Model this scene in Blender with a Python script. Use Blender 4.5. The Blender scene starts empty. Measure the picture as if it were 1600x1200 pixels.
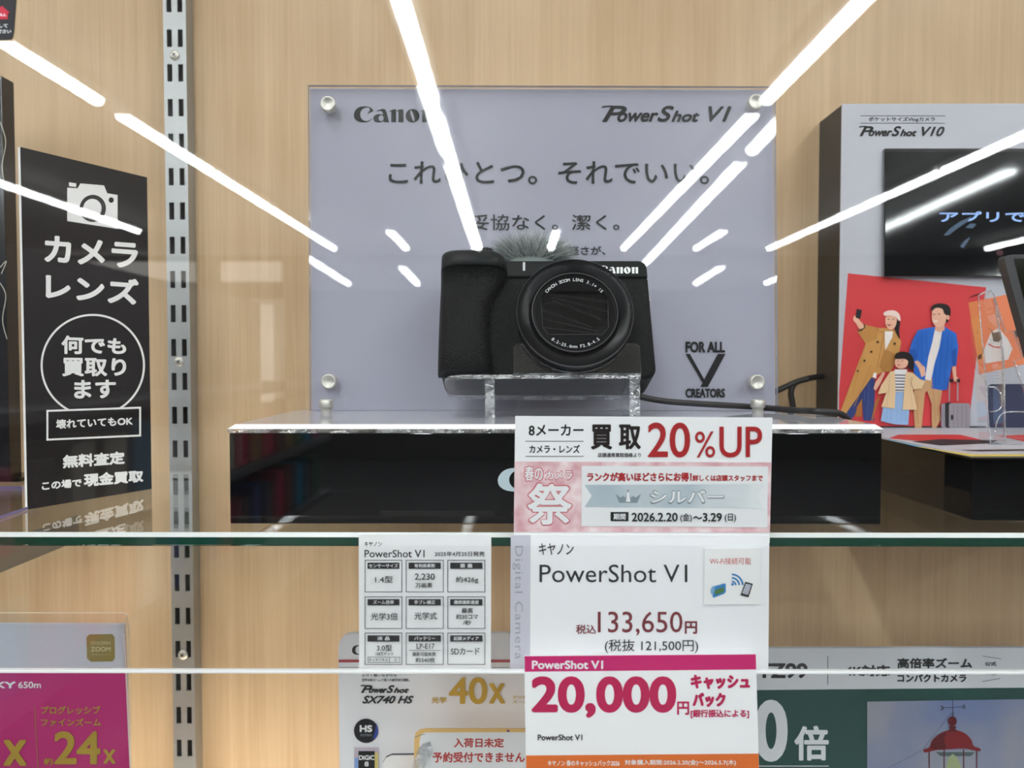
import bpy, bmesh, math, random
from mathutils import Vector, Matrix
from mathutils.geometry import tessellate_polygon

random.seed(7)
SC = bpy.context.scene
COL = SC.collection
# ------------------------------------------------------------------ camera
F = 1150.0                      # focal length in pixels of the 1600 wide frame
EYE = Vector((0.0, 0.0, 1.35))
PITCH = math.atan(35 / F)
YAW = math.atan(4 / F)
cam = bpy.data.cameras.new('camera')
cam.sensor_width = 36.0
cam.lens = 36.0 * F / 1600
cam.clip_start = 0.01
cam.clip_end = 60
cam_ob = bpy.data.objects.new('camera', cam)
COL.objects.link(cam_ob)
cam_ob.location = EYE
cam_ob.rotation_euler = (math.pi / 2 - PITCH, 0, YAW)
cam.dof.use_dof = True
cam.dof.focus_distance = 0.385
cam.dof.aperture_fstop = (cam.lens / 1000) / 0.0024      # 2.4 mm wide pupil of a phone
SC.camera = cam_ob
ROT = Matrix.Rotation(YAW, 3, 'Z') @ Matrix.Rotation(math.pi / 2 - PITCH, 3, 'X')

# ------------------------------------------------------------------ world, exposure
world = bpy.data.worlds.new('world')
SC.world = world
world.use_nodes = True
world.node_tree.nodes['Background'].inputs[0].default_value = (0.9, 0.95, 1, 1)
world.node_tree.nodes['Background'].inputs[1].default_value = 0.15
SC.view_settings.view_transform = 'Standard'
SC.view_settings.look = 'None'
SC.view_settings.gamma = 1.0
SC.view_settings.use_curve_mapping = False
SC.view_settings.exposure = 0.3
SC.cycles.transparent_max_bounces = 40
SC.cycles.max_bounces = 12
LAMP = 40.0                     # brightness of the ceiling tubes
FILL_LOW = 26.0                     # added lamp bar below the lower shelf, brightens the wood
FILL_TOP = 5.0                      # brightness of the added lamp bar above the frame

# ------------------------------------------------------------------ helpers
def ray(px, py):
    return ROT @ Vector(((px - 800) / F, (600 - py) / F, -1.0))

def P(px, py, y):
    d = ray(px, py)
    return EYE + d * (y / d.y)

class Plane:
    def __init__(self, p, n):
        self.p = Vector(p)
        self.n = Vector(n).normalized()       # towards the viewer
    def at(self, px, py, lift=0.0):
        d = ray(px, py)
        t = (self.p + self.n * lift - EYE).dot(self.n) / d.dot(self.n)
        return EYE + d * t

def facing(y):
    return Plane((0, y, EYE.z), (0, -1, 0))

def lin(c):
    c = c / 255.0
    return c / 12.92 if c <= 0.04045 else ((c + 0.055) / 1.055) ** 2.4

def rgb(r, g, b):
    return (lin(r), lin(g), lin(b), 1.0)

def bsdf_mat(name, color, rough=0.5, metal=0.0, spec=0.5, emit=0.0):
    m = bpy.data.materials.new(name)
    m.use_nodes = True
    b = m.node_tree.nodes['Principled BSDF']
    b.inputs['Base Color'].default_value = color
    b.inputs['Roughness'].default_value = rough
    b.inputs['Metallic'].default_value = metal
    b.inputs['Specular IOR Level'].default_value = spec
    if emit:
        b.inputs['Emission Color'].default_value = color
        b.inputs['Emission Strength'].default_value = emit
    return m

_ink = {}
def ink(r, g, b, rough=0.55):
    k = (r, g, b, rough)
    if k not in _ink:
        _ink[k] = bsdf_mat('ink_%d_%d_%d' % (r, g, b), rgb(r, g, b), rough, 0, 0.3)
    return _ink[k]

def clear_mat(name, tint=(1, 1, 1), f0=0.04, rough=0.0, haze=0.0, hazecol=(0.8, 0.85, 0.9), uneven=0.0):
    """Clear sheet: each face lets the light through and reflects a Fresnel share of it."""
    m = bpy.data.materials.new(name)
    m.use_nodes = True
    nt = m.node_tree
    nt.nodes.clear()
    N = nt.nodes.new
    out = N('ShaderNodeOutputMaterial')
    mix = N('ShaderNodeMixShader')
    tr = N('ShaderNodeBsdfTransparent')
    gl = N('ShaderNodeBsdfGlossy')
    tr.inputs[0].default_value = (*tint, 1)
    gl.inputs['Color'].default_value = (1, 1, 1, 1)
    gl.inputs['Roughness'].default_value = rough
    geo = N('ShaderNodeNewGeometry')
    dot = N('ShaderNodeVectorMath'); dot.operation = 'DOT_PRODUCT'
    nt.links.new(geo.outputs['Incoming'], dot.inputs[0])
    nt.links.new(geo.outputs['Normal'], dot.inputs[1])
    def mth(op, a, b):
        n = N('ShaderNodeMath'); n.operation = op
        for i, v in enumerate((a, b)):
            if isinstance(v, (int, float)):
                n.inputs[i].default_value = v
            elif v is not None:
                nt.links.new(v, n.inputs[i])
        return n.outputs[0]
    c = mth('ABSOLUTE', dot.outputs['Value'], None)
    c = mth('SUBTRACT', 1.0, c)
    c = mth('POWER', c, 5.0)
    c = mth('MULTIPLY', c, 1 - f0)
    c = mth('ADD', c, f0)
    nt.links.new(c, mix.inputs[0])
    if haze:
        if uneven:
            tx = N('ShaderNodeTexCoord'); nz = N('ShaderNodeTexNoise'); nz.inputs['Scale'].default_value = uneven; nz.inputs['Detail'].default_value = 3
            nt.links.new(tx.outputs['Object'], nz.inputs[0])
            bpn = N('ShaderNodeBump'); bpn.inputs['Strength'].default_value = 1.0; bpn.inputs['Distance'].default_value = 0.004
            nt.links.new(nz.outputs[0], bpn.inputs['Height']); nt.links.new(bpn.outputs[0], gl.inputs['Normal'])
            rm = N('ShaderNodeMapRange'); rm.inputs[1].default_value = 0.42; rm.inputs[2].default_value = 0.62; rm.inputs[3].default_value = 0.03; rm.inputs[4].default_value = haze * 1.7
            nt.links.new(nz.outputs[0], rm.inputs[0])
        df = N('ShaderNodeBsdfDiffuse'); df.inputs[0].default_value = (*hazecol, 1)
        m2 = N('ShaderNodeMixShader'); m2.inputs[0].default_value = haze
        if uneven:
            nt.links.new(rm.outputs[0], m2.inputs[0])
        nt.links.new(tr.outputs[0], m2.inputs[1]); nt.links.new(df.outputs[0], m2.inputs[2])
        nt.links.new(m2.outputs[0], mix.inputs[1])
    else:
        nt.links.new(tr.outputs[0], mix.inputs[1])
    nt.links.new(gl.outputs[0], mix.inputs[2])
    nt.links.new(mix.outputs[0], out.inputs[0])
    return m

class MB:
    """Collects shapes (world coordinates) and links them as one mesh object."""
    def __init__(self):
        self.v = []; self.f = []; self.fm = []; self.mats = []; self.sm = []
    def mi(self, m):
        if m not in self.mats:
            self.mats.append(m)
        return self.mats.index(m)
    def add(self, verts, faces, m, smooth=False):
        o = len(self.v); k = self.mi(m)
        self.v += [Vector(q) for q in verts]
        for f in faces:
            self.f.append([o + i for i in f]); self.fm.append(k); self.sm.append(smooth)
        return self
    def box(self, lo, hi, m, bevel=0.0, seg=2, M=None):
        bm = bmesh.new()
        bmesh.ops.create_cube(bm, size=1.0)
        lo = Vector(lo); hi = Vector(hi)
        for q in bm.verts:
            q.co = Vector([(lo[i] + hi[i]) / 2 + q.co[i] * (hi[i] - lo[i]) for i in range(3)])
        if bevel:
            bmesh.ops.bevel(bm, geom=list(bm.edges), offset=bevel, segments=seg, profile=0.6, affect='EDGES')
        return self.bm(bm, m, M, smooth=False)
    def bm(self, bm, m, M=None, smooth=False):
        bm.verts.index_update()
        vs = [(M @ q.co if M else q.co.copy()) for q in bm.verts]
        self.add(vs, [[q.index for q in f.verts] for f in bm.faces], m, smooth)
        bm.free()
        return self
    def poly(self, pts, m, holes=()):
        """flat polygon with holes, 3D points"""
        loops = [[Vector(q) for q in pts]] + [[Vector(q) for q in h] for h in holes]
        tris = tessellate_polygon(loops)
        allp = [q for l in loops for q in l]
        return self.add(allp, [list(t) for t in tris], m)
    def prism(self, pts, off, m, me=None, holes=()):
        """polygon (3D) extruded by the vector off; me: material of the edges"""
        off = Vector(off)
        loops = [[Vector(q) for q in pts]] + [[Vector(q) for q in h] for h in holes]
        tris = [list(t) for t in tessellate_polygon(loops)]
        allp = [q for l in loops for q in l]
        n = Vector((0, 0, 0))
        a, b, c = [allp[i] for i in tris[0]]
        n = (b - a).cross(c - a)
        if n.dot(off) > 0:
            tris = [t[::-1] for t in tris]
        self.add(allp, tris, m)
        self.add([q + off for q in allp], [t[::-1] for t in tris], m)
        for l in loops:
            k = len(l)
            area = Vector((0, 0, 0))
            for i in range(k):
                area += l[i].cross(l[(i + 1) % k])
            fl = area.dot(off) > 0
            if l is not loops[0]:
                fl = not fl
            fs = []
            for i in range(k):
                j = (i + 1) % k
                q = [i, j, k + j, k + i]
                fs.append(q if fl else q[::-1])
            self.add(l + [q + off for q in l], fs, me or m)
        return self
    def lathe(self, prof, M, m, seg=48, smooth=True):
        """profile [(r, h)] around the z axis of the matrix M"""
        vs = []; fs = []
        n = len(prof)
        for s in range(seg):
            a = 2 * math.pi * s / seg
            for r, h in prof:
                vs.append(M @ Vector((r * math.cos(a), r * math.sin(a), h)))
        for s in range(seg):
            t = (s + 1) % seg
            for i in range(n - 1):
                fs.append([s * n + i, t * n + i, t * n + i + 1, s * n + i + 1])
        return self.add(vs, fs, m, smooth)
    def tube(self, pts, r, m, seg=10, cap=True):
        pts = [Vector(q) for q in pts]
        vs = []; fs = []
        up = Vector((0.13, 0.27, 0.95)).normalized()
        n = len(pts)
        for i, q in enumerate(pts):
            d = (pts[min(i + 1, n - 1)] - pts[max(i - 1, 0)]).normalized()
            a = d.cross(up).normalized(); b = a.cross(d)
            rr = r[i] if isinstance(r, (list, tuple)) else r
            for s in range(seg):
                t = 2 * math.pi * s / seg
                vs.append(q + a * (rr * math.cos(t)) + b * (rr * math.sin(t)))
        for i in range(n - 1):
            for s in range(seg):
                t = (s + 1) % seg
                fs.append([i * seg + s, i * seg + t, (i + 1) * seg + t, (i + 1) * seg + s])
        if cap:
            fs.append(list(range(seg))); fs.append([(n - 1) * seg + s for s in range(seg)][::-1])
        return self.add(vs, fs, m, True)
    def grid(self, rows, m, smooth=True, close=False):
        """rows of equal length joined into a surface"""
        n = len(rows[0]); vs = [q for r in rows for q in r]; fs = []
        for i in range(len(rows) - 1):
            for j in range(n if close else n - 1):
                k = (j + 1) % n
                fs.append([i * n + j, i * n + k, (i + 1) * n + k, (i + 1) * n + j])
        return self.add(vs, fs, m, smooth)
    def build(self, name, parent=None, origin=None):
        me = bpy.data.meshes.new(name)
        if parent is not None:
            o0 = Vector(root_loc(parent))
        elif origin is not None:
            o0 = Vector(origin)
        else:
            lo = [min(q[i] for q in self.v) for i in range(3)]
            hi = [max(q[i] for q in self.v) for i in range(3)]
            o0 = Vector(((lo[0] + hi[0]) / 2, (lo[1] + hi[1]) / 2, lo[2]))
        me.from_pydata([q - o0 for q in self.v], [], self.f)
        for m in self.mats:
            me.materials.append(m)
        for p, k, s in zip(me.polygons, self.fm, self.sm):
            p.material_index = k; p.use_smooth = s
        me.update()
        ob = bpy.data.objects.new(name, me)
        COL.objects.link(ob)
        if parent is not None:
            ob.parent = parent
        else:
            ob.location = o0
        return ob

def root_loc(o):
    while o.parent:
        o = o.parent
    return o.location

def tag(o, label, cat, group=None):
    o['label'] = label; o['category'] = cat
    if group:
        o['group'] = group
    return o

def thing(name, label, cat, loc, group=None):
    o = bpy.data.objects.new(name, None)
    o.empty_display_size = 0.01
    o.location = loc
    COL.objects.link(o)
    return tag(o, label, cat, group)

def struct(o):
    o['kind'] = 'structure'
    return o

# ---- printing: everything is laid on the plane of its card, board or sign
_glyph = {}
def glyphs(text, shear=0.0, spacing=1.0):
    k = (text, shear, spacing)
    if k not in _glyph:
        c = bpy.data.curves.new('lettering', 'FONT')
        c.body = text; c.size = 1.0; c.shear = shear; c.space_character = spacing
        c.resolution_u = 3 if len(text) > 6 else 5
        o = bpy.data.objects.new('lettering', c)
        COL.objects.link(o)
        bpy.context.view_layer.update()
        me = bpy.data.meshes.new_from_object(o.evaluated_get(bpy.context.evaluated_depsgraph_get()))
        vs = [(v.co.x, v.co.y) for v in me.vertices]
        fs = [list(p.vertices) for p in me.polygons]
        bpy.data.objects.remove(o); bpy.data.curves.remove(c); bpy.data.meshes.remove(me)
        _glyph[k] = (vs, fs)
    return _glyph[k]

def cat_spline(pts, n=6, closed=True):
    out = []; k = len(pts)
    for i in range(k if closed else k - 1):
        p0, p1, p2, p3 = [pts[(i + d) % k] if closed else pts[max(0, min(k - 1, i + d))] for d in (-1, 0, 1, 2)]
        for s in range(n):
            t = s / n
            out.append(tuple(0.5 * ((2 * p1[a]) + (p2[a] - p0[a]) * t + (2 * p0[a] - 5 * p1[a] + 4 * p2[a] - p3[a]) * t * t
                                    + (3 * p1[a] - p0[a] - 3 * p2[a] + p3[a]) * t ** 3) for a in (0, 1)))
    if not closed:
        out.append(pts[-1])
    return out

def ell(cx, cy, rx, ry=None, n=32, rot=0.0):
    ry = rx if ry is None else ry
    c, s = math.cos(rot), math.sin(rot)
    return [(cx + rx * math.cos(a) * c - ry * math.sin(a) * s, cy + rx * math.cos(a) * s + ry * math.sin(a) * c)
            for a in (2 * math.pi * i / n for i in range(n))]

def rect(x0, y0, x1, y1):
    return [(x0, y0), (x1, y0), (x1, y1), (x0, y1)]

def rrect(x0, y0, x1, y1, r, n=6):
    out = []
    for cx, cy, a0 in ((x1 - r, y1 - r, 0), (x0 + r, y1 - r, 90), (x0 + r, y0 + r, 180), (x1 - r, y0 + r, 270)):
        for i in range(n + 1):
            a = math.radians(a0 + 90 * i / n)
            out.append((cx + r * math.cos(a), cy + r * math.sin(a)))
    return out

class Print:
    STEP = 0.00003
    def __init__(self, plane, base=0.00006, to_px=None):
        self.pl = plane; self.mb = MB(); self.lift = base
        self.tp = to_px or (lambda x, y: (x, y))
    def at(self, x, y, extra=0.0):
        return self.pl.at(*self.tp(x, y), self.lift + extra)
    def poly(self, pts, m, holes=()):
        self.lift += self.STEP
        self.mb.poly([self.at(*q) for q in pts], m, [[self.at(*q) for q in h] for h in holes])
        return self
    def outline(self, pts, w, m):
        """a closed line of width w along convex-ish points"""
        k = len(pts); inn = []; out = []
        for i in range(k):
            a, b, c = Vector(pts[i - 1]), Vector(pts[i]), Vector(pts[(i + 1) % k])
            d1 = (b - a).normalized(); d2 = (c - b).normalized()
            nrm = Vector((-(d1 + d2).y, (d1 + d2).x)).normalized()
            s = max(0.5, abs(nrm.dot(Vector((-d1.y, d1.x)))))
            out.append(tuple(b - nrm * (w / 2 / s))); inn.append(tuple(b + nrm * (w / 2 / s)))
        self.lift += self.STEP
        vs = [self.at(*q) for q in out] + [self.at(*q) for q in inn]
        self.mb.add(vs, [[i, (i + 1) % k, k + (i + 1) % k, k + i] for i in range(k)], m)
        return self
    def line(self, pts, w, m):
        self.lift += self.STEP
        for (a, b) in zip(pts[:-1], pts[1:]):
            a = Vector(a); b = Vector(b); d = (b - a).normalized(); n = Vector((-d.y, d.x)) * (w / 2)
            self.mb.add([self.at(*(a + n)), self.at(*(b + n)), self.at(*(b - n)), self.at(*(a - n))], [[0, 1, 2, 3]], m)
        return self
    def quad_text(self, text, q, m, bold=0.0, shear=0.0, spacing=1.0):
        """text fitted into the quad TL, TR, BR, BL (pixels); bold: stroke growth in pixels"""
        vs, fs = glyphs(text, shear, spacing)
        x0 = min(a for a, b in vs); x1 = max(a for a, b in vs); y0 = min(b for a, b in vs); y1 = max(b for a, b in vs)
        (ax, ay), (bx, by), (cx, cy), (dx, dy) = q
        self.lift += self.STEP
        offs = [(0, 0)]
        if bold:
            offs = [(bold * math.cos(t), bold * math.sin(t)) for t in (math.radians(22.5 + 45 * i) for i in range(8))]
            if bold > 1.4:
                offs += [(0, 0)] + [(bold * 0.55 * math.cos(t), bold * 0.55 * math.sin(t)) for t in (math.pi / 2 * i for i in range(4))]
        for k, (ox, oy) in enumerate(offs):
            pts = []
            for a, b in vs:
                u = (a - x0) / (x1 - x0 or 1); w = (y1 - b) / (y1 - y0 or 1)
                X = (ax * (1 - u) + bx * u) * (1 - w) + (dx * (1 - u) + cx * u) * w
                Y = (ay * (1 - u) + by * u) * (1 - w) + (dy * (1 - u) + cy * u) * w
                pts.append(self.at(X + ox, Y + oy, k * 0.000004))
            self.mb.add(pts, fs, m)
        return self
    def text(self, text, x0, y0, x1, y1, m, bold=0.0, shear=0.0, spacing=1.0):
        b = bold
        return self.quad_text(text, [(x0 + b, y0 + b), (x1 - b, y0 + b), (x1 - b, y1 - b), (x0 + b, y1 - b)], m, bold, shear, spacing)
    def build(self, name, parent):
        o = self.mb.build(name, parent)
        self.mb = MB()
        return o

# the serif company logo: C a n o n drawn as outlines in a 0..545 x 0..252 box
def logo(pr, x0, y0, x1, y1, m, upto=5):
    def t(pts):
        return [(x0 + (a - 132) / 1225 * (x1 - x0), y0 + (b - 160) / 252 * (y1 - y0)) for a, b in pts]
    C = cat_spline([(425, 222), (395, 188), (350, 167), (290, 160), (220, 171), (165, 207), (135, 265), (132, 310), (150, 360),
                    (195, 396), (260, 412), (320, 408), (370, 390), (412, 354)], 4, False) + \
        cat_spline([(408, 346), (370, 376), (320, 387), (270, 374), (238, 335), (228, 285), (240, 235), (270, 200), (310, 184), (350, 182), (380, 204)], 4, False) + [(335, 284), (425, 236)]
    A = cat_spline([(465, 242), (515, 216), (560, 202), (600, 207), (625, 245)], 4, False) + [(668, 408), (592, 408), (586, 388)] + \
        cat_spline([(586, 388), (550, 406), (500, 412), (450, 396), (428, 355), (440, 310), (490, 283), (550, 285), (574, 293)], 4, False) + [(560, 244), (540, 232)]
    Ah = ell(545, 345, 38, 46, 20)
    Nn = [(655, 242), (700, 220), (745, 203), (770, 208), (775, 234), (815, 213), (858, 203), (880, 212), (886, 235), (886, 408), (808, 408), (808, 240), (795, 234), (772, 246), (772, 408), (698, 408), (698, 240)]
    O = ell(1022, 307, 105, 106, 36)
    Oh = ell(1020, 305, 90, 20, 24, math.radians(73))
    sets = [(C, ()), (A, (Ah,)), (Nn, ()), (O, (Oh,)), ([(a + 471, b) for a, b in Nn], ())]
    for p, h in sets[:upto]:
        pr.poly(t(p), m, [t(q) for q in h])

def model_name(pr, x0, y0, x1, y1, m, tail, bold, fr):
    """slanted name: tall P and S, the other letters low; fr: x fractions of P, ower, S, hot, tail"""
    w = x1 - x0; h = y1 - y0
    X = lambda u: x0 + u * w
    sh = 0.35
    pr.text('P', X(fr[0][0]), y0, X(fr[0][1]), y1, m, bold, sh)
    pr.line([(X(fr[0][0]) - 0.004 * w, y0 + 0.1 * h), (X(fr[0][0]) + 0.03 * w, y0 + 0.04 * h), (X(fr[0][0]) + 0.08 * w, y0 + 0.03 * h)], bold * 2 + 0.6, m)
    pr.text('ower', X(fr[1][0]), y0 + 0.42 * h, X(fr[1][1]), y1, m, bold, sh)
    pr.text('S', X(fr[2][0]), y0, X(fr[2][1]), y1, m, bold, sh)
    pr.text('hot', X(fr[3][0]), y0 + 0.3 * h, X(fr[3][1]), y1, m, bold, sh)
    if tail:
        pr.text(tail, X(fr[4][0]), y0 + 0.04 * h, X(fr[4][1]), y1, m, bold, sh)

# ------------------------------------------------------------------ materials
def wood_mat():
    m = bpy.data.materials.new('maple_laminate')
    m.use_nodes = True
    nt = m.node_tree; N = nt.nodes.new; L = nt.links.new
    b = nt.nodes['Principled BSDF']
    b.inputs['Roughness'].default_value = 0.45
    b.inputs['Specular IOR Level'].default_value = 0.25
    tc = N('ShaderNodeTexCoord')
    def noise(sx, sz, scale, det, rough=0.6, dist=0.0):
        mp = N('ShaderNodeMapping'); mp.inputs['Scale'].default_value = (sx, 1, sz)
        L(tc.outputs['Object'], mp.inputs[0])
        n = N('ShaderNodeTexNoise'); n.inputs['Scale'].default_value = scale
        n.inputs['Detail'].default_value = det; n.inputs['Roughness'].default_value = rough
        n.inputs['Distortion'].default_value = dist
        L(mp.outputs[0], n.inputs[0])
        return n.outputs[0]
    fine = noise(420, 9, 1.0, 6, 0.7)
    mid = noise(60, 2.2, 1.0, 4, 0.55, 0.6)
    big = noise(7, 1.3, 1.0, 3, 0.5, 0.3)
    # cathedral figure: rings of a slowly bent field
    mp = N('ShaderNodeMapping'); mp.inputs['Scale'].default_value = (9, 1, 1.5)
    L(tc.outputs['Object'], mp.inputs[0])
    wv = N('ShaderNodeTexWave'); wv.wave_type = 'RINGS'; wv.inputs['Scale'].default_value = 2.2
    wv.inputs['Distortion'].default_value = 5.0; wv.inputs['Detail'].default_value = 2.0; wv.inputs['Detail Scale'].default_value = 0.8
    L(mp.outputs[0], wv.inputs[0])
    def mth(op, a, bb):
        n = N('ShaderNodeMath'); n.operation = op
        for i, v in enumerate((a, bb)):
            if isinstance(v, (int, float)): n.inputs[i].default_value = v
            else: L(v, n.inputs[i])
        return n.outputs[0]
    s = mth('ADD', mth('MULTIPLY', fine, 0.34), mth('MULTIPLY', mid, 0.40))
    s = mth('ADD', s, mth('MULTIPLY', big, 0.26))
    s = mth('ADD', s, mth('MULTIPLY', wv.outputs['Fac'], 0.05))
    r = N('ShaderNodeValToRGB')
    r.color_ramp.elements[0].position = 0.34; r.color_ramp.elements[0].color = WOOD_A
    r.color_ramp.elements[1].position = 0.70; r.color_ramp.elements[1].color = WOOD_B
    L(s, r.inputs[0]); L(r.outputs[0], b.inputs['Base Color'])
    return m

WOOD_A = rgb(178, 147, 111)
WOOD_B = rgb(214, 186, 151)
M_wood = wood_mat()
M_pane = clear_mat('showcase_glass', (0.985, 0.995, 0.99))
M_shelf = clear_mat('shelf_glass', (0.97, 0.985, 0.98))
M_acryl = clear_mat('clear_acrylic', (0.985, 0.985, 0.99))
M_strip = clear_mat('price_rail_acrylic', (1, 1, 1))
M_edge = clear_mat('polished_acrylic_edge', (0.88, 0.90, 0.92), 0.2, 0.08, haze=0.20, hazecol=(0.9, 0.92, 0.94), uneven=170)  # uneven pale haze stands in for sparkle in the clear edges
M_gleam = bsdf_mat('gleaming_acrylic_edge', (0.93, 0.94, 0.95, 1), 0.25)  # white colour stands in for the gleam on clear acrylic edges
M_green = bsdf_mat('green_glass_edge', (0.006, 0.05, 0.03, 1), 0.06, 0, 0.7)
M_bev = bsdf_mat('gleaming_glass_arris', (0.66, 0.69, 0.69, 1), 0.3)  # pale colour stands in for the ceiling reflected in the bevel
M_steel = bsdf_mat('zinc_plated_steel', (0.42, 0.43, 0.43, 1), 0.4, 0.75)
M_chrome = bsdf_mat('brushed_nickel', (0.62, 0.60, 0.55, 1), 0.45, 0.75)
M_gloss = bsdf_mat('gloss_black_acrylic', (0.004, 0.004, 0.0045, 1), 0.02)
M_black = bsdf_mat('matt_black_board', (0.02, 0.019, 0.018, 1), 0.5)
M_paper = bsdf_mat('white_card', (0.88, 0.885, 0.90, 1), 0.55, 0, 0.3)
M_whiteb = bsdf_mat('white_foam_board', (0.49, 0.495, 0.55, 1), 0.4)
M_cable = bsdf_mat('black_rubber', (0.018, 0.016, 0.016, 1), 0.45)
M_ceil = bsdf_mat('ceiling_paint', (0.82, 0.82, 0.80, 1), 0.8)
M_floor = bsdf_mat('grey_floor_tile', (0.05, 0.05, 0.05, 1), 0.4)
M_wallp = bsdf_mat('shop_wall_paint', (0.03, 0.029, 0.028, 1), 0.7)
M_white = bsdf_mat('white_painted_metal', (0.85, 0.85, 0.84, 1), 0.5)
K = ink(22, 22, 24)
W = ink(232, 233, 235)

# ------------------------------------------------------------------ the room
Y_WALL = 0.547
struct(MB().box((-7, Y_WALL, 0), (7, Y_WALL + 0.1, 2.8), M_wood).build('wall_back', origin=(-0.21, Y_WALL, 1.50)))
struct(MB().box((-7, -9.6, 0), (7, -9.5, 2.8), M_wallp).build('wall_far'))
struct(MB().box((-7.1, -9.6, 0), (-7, Y_WALL + 0.1, 2.8), M_wallp).build('wall_left'))
struct(MB().box((7, -9.6, 0), (7.1, Y_WALL + 0.1, 2.8), M_wallp).build('wall_right'))
struct(MB().box((-7.1, -9.6, -0.1), (7.1, Y_WALL + 0.1, 0), M_floor).build('floor'))
struct(MB().box((-7.1, -9.6, 2.8), (7.1, Y_WALL + 0.1, 2.9), M_ceil).build('ceiling'))

# daylit door and transom windows in the far wall, mirrored in the showcase glass
DAY = 1.15
M_day = bsdf_mat('daylit_glass', (1.0, 0.97, 0.92, 1), 0.5, emit=DAY)
M_doorw = bsdf_mat('white_door_frame', (0.8, 0.8, 0.8, 1), 0.5)
d = struct(MB().box((-3.95, -9.5, 0), (-3.15, -9.46, 2.2), M_doorw).build('door_1'))
b = MB(); b.box((-3.84, -9.46, 0.55), (-3.76, -9.452, 2.13), M_day); b.box((-3.70, -9.46, 0.55), (-3.28, -9.452, 2.13), M_day)
b.build('door_glass', d)
MB().box((-3.68, -9.452, 1.0), (-3.46, -9.446, 1.24), M_black).build('door_notice', d)
struct(MB().box((-6.9, -9.5, 2.44), (-4.35, -9.46, 2.71), M_day).build('window_2'))
struct(MB().box((-4.0, -9.5, 2.44), (-3.18, -9.46, 2.71), M_day).build('window_3'))

# ceiling tube lights
M_tube = bsdf_mat('lit_tube_diffuser', (0.94, 0.97, 1.0, 1), 0.5, emit=LAMP)
H_CEIL = 2.8 - EYE.z
def make_light():
    r = thing('ceiling_light', 'long white tube light in a row on the shop ceiling', 'ceiling light', (0, 0, 2.8), 'tube lights on the shop ceiling')
    MB().box((-0.06, -0.6, 2.765), (0.06, 0.6, 2.8), M_white).build('housing', r)
    prof = [(0.036 * math.cos(t), -0.035 * math.sin(t)) for t in (math.pi * i / 8 for i in range(9))]
    MB().grid([[Vector((x, y, 2.766 + z)) for x, z in prof] for y in (-0.595, 0.595)], M_tube, False).build('tube', r)
    return r
light0 = make_light()
used = [0]
def place_light(x, zv):
    """zv: distance of the tube's middle as mirrored in the glass"""
    if used[0] == 0:
        o = light0
    else:
        o = light0.copy(); COL.objects.link(o)
        for ch in light0.children:
            c = ch.copy(); COL.objects.link(c); c.parent = o
    used[0] += 1
    o.location = (x, 0.583 - zv, 2.8)
H = H_CEIL - 0.035
for k in (-2, -1, 0, 1, 2):
    for j in (-3, -2, -1, 0, 1, 2, 3):
        if k == -2 and j == 3:
            continue
        zc = (4.24 + 1.25 * j + 0.61) if j >= 0 else (4.02 + 1.25 * j + 0.64)
        place_light((-0.315 + 1.275 * k) * H, zc)
for k in (-1, 0, 1, 3):
    place_light((0.32 + 1.275 * k) * H, 8.6)

# glass pane of the showcase
pane = struct(MB().box((-1.6, 0.290, 0.5), (1.6, 0.295, 2.45), M_pane).build('window_1'))

# ------------------------------------------------------------------ slotted upright on the wall
def upright(xa, label):
    y = 0.535
    w = 0.0163
    r = thing('slotted_upright', label, 'shelf upright', (xa + w / 2, Y_WALL, 0.3))
    z0 = EYE.z + (565 - 66) * y / F
    pit = 0.02466
    b = MB()
    xs = [xa, xa + 0.15 * w, xa + 0.37 * w, xa + 0.63 * w, xa + 0.85 * w, xa + w]
    zt, zb = EYE.z + 0.42, EYE.z - 0.505
    k0, k1 = -6, 29
    rows = sorted([z0 - k * pit for k in range(k0, k1)])
    hh = 0.0062
    for i in (0, 2, 4):
        b.box((xs[i], y, zb), (xs[i + 1], y + 0.0012, zt), M_steel)
    for i in (1, 3):
        prev = zb
        for zc in rows:
            b.box((xs[i], y, prev), (xs[i + 1], y + 0.0012, zc - hh), M_steel)
            prev = zc + hh
        b.box((xs[i], y, prev), (xs[i + 1], y + 0.0012, zt), M_steel)
    for x in (xa, xa + w - 0.0012):
        b.box((x, y + 0.0012, zb), (x + 0.0012, Y_WALL, zt), M_steel)
    b.build('slotted_rail', r)
    b = MB(); b.box((xa + 0.0012, Y_WALL - 0.0006, zb), (xa + w - 0.0012, Y_WALL, zt), bsdf_mat('channel_shade', (0.03, 0.022, 0.015, 1), 0.7))  # dark strip paints the shade inside the channel over the wood
    b.build('channel_shade_strip', r)
    for py in (92, 565, 1029):
        c = Vector((xa + w * 0.49, y, EYE.z + (565 - py) * y / F))
        M = Matrix.Translation(c) @ Matrix.Rotation(math.pi / 2, 4, 'X')
        b = MB()
        b.lathe([(0.0036, 0), (0.0036, 0.0004), (0.0030, 0.0010), (0.0018, 0.0014), (0.0, 0.0015)], M, M_chrome, 24)
        b.box((-0.0015, -0.0003, 0.0013), (0.0015, 0.0003, 0.0016), M_black, M=M @ Matrix.Rotation(0.7, 4, 'Z'))
        b.box((-0.0003, -0.0015, 0.0013), (0.0003, 0.0015, 0.0016), M_black, M=M @ Matrix.Rotation(0.7, 4, 'Z'))
        b.build('screw', r)
upright(-0.2522, 'steel upright with two columns of slots on the wood panel behind the black leaflet sign')

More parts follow.
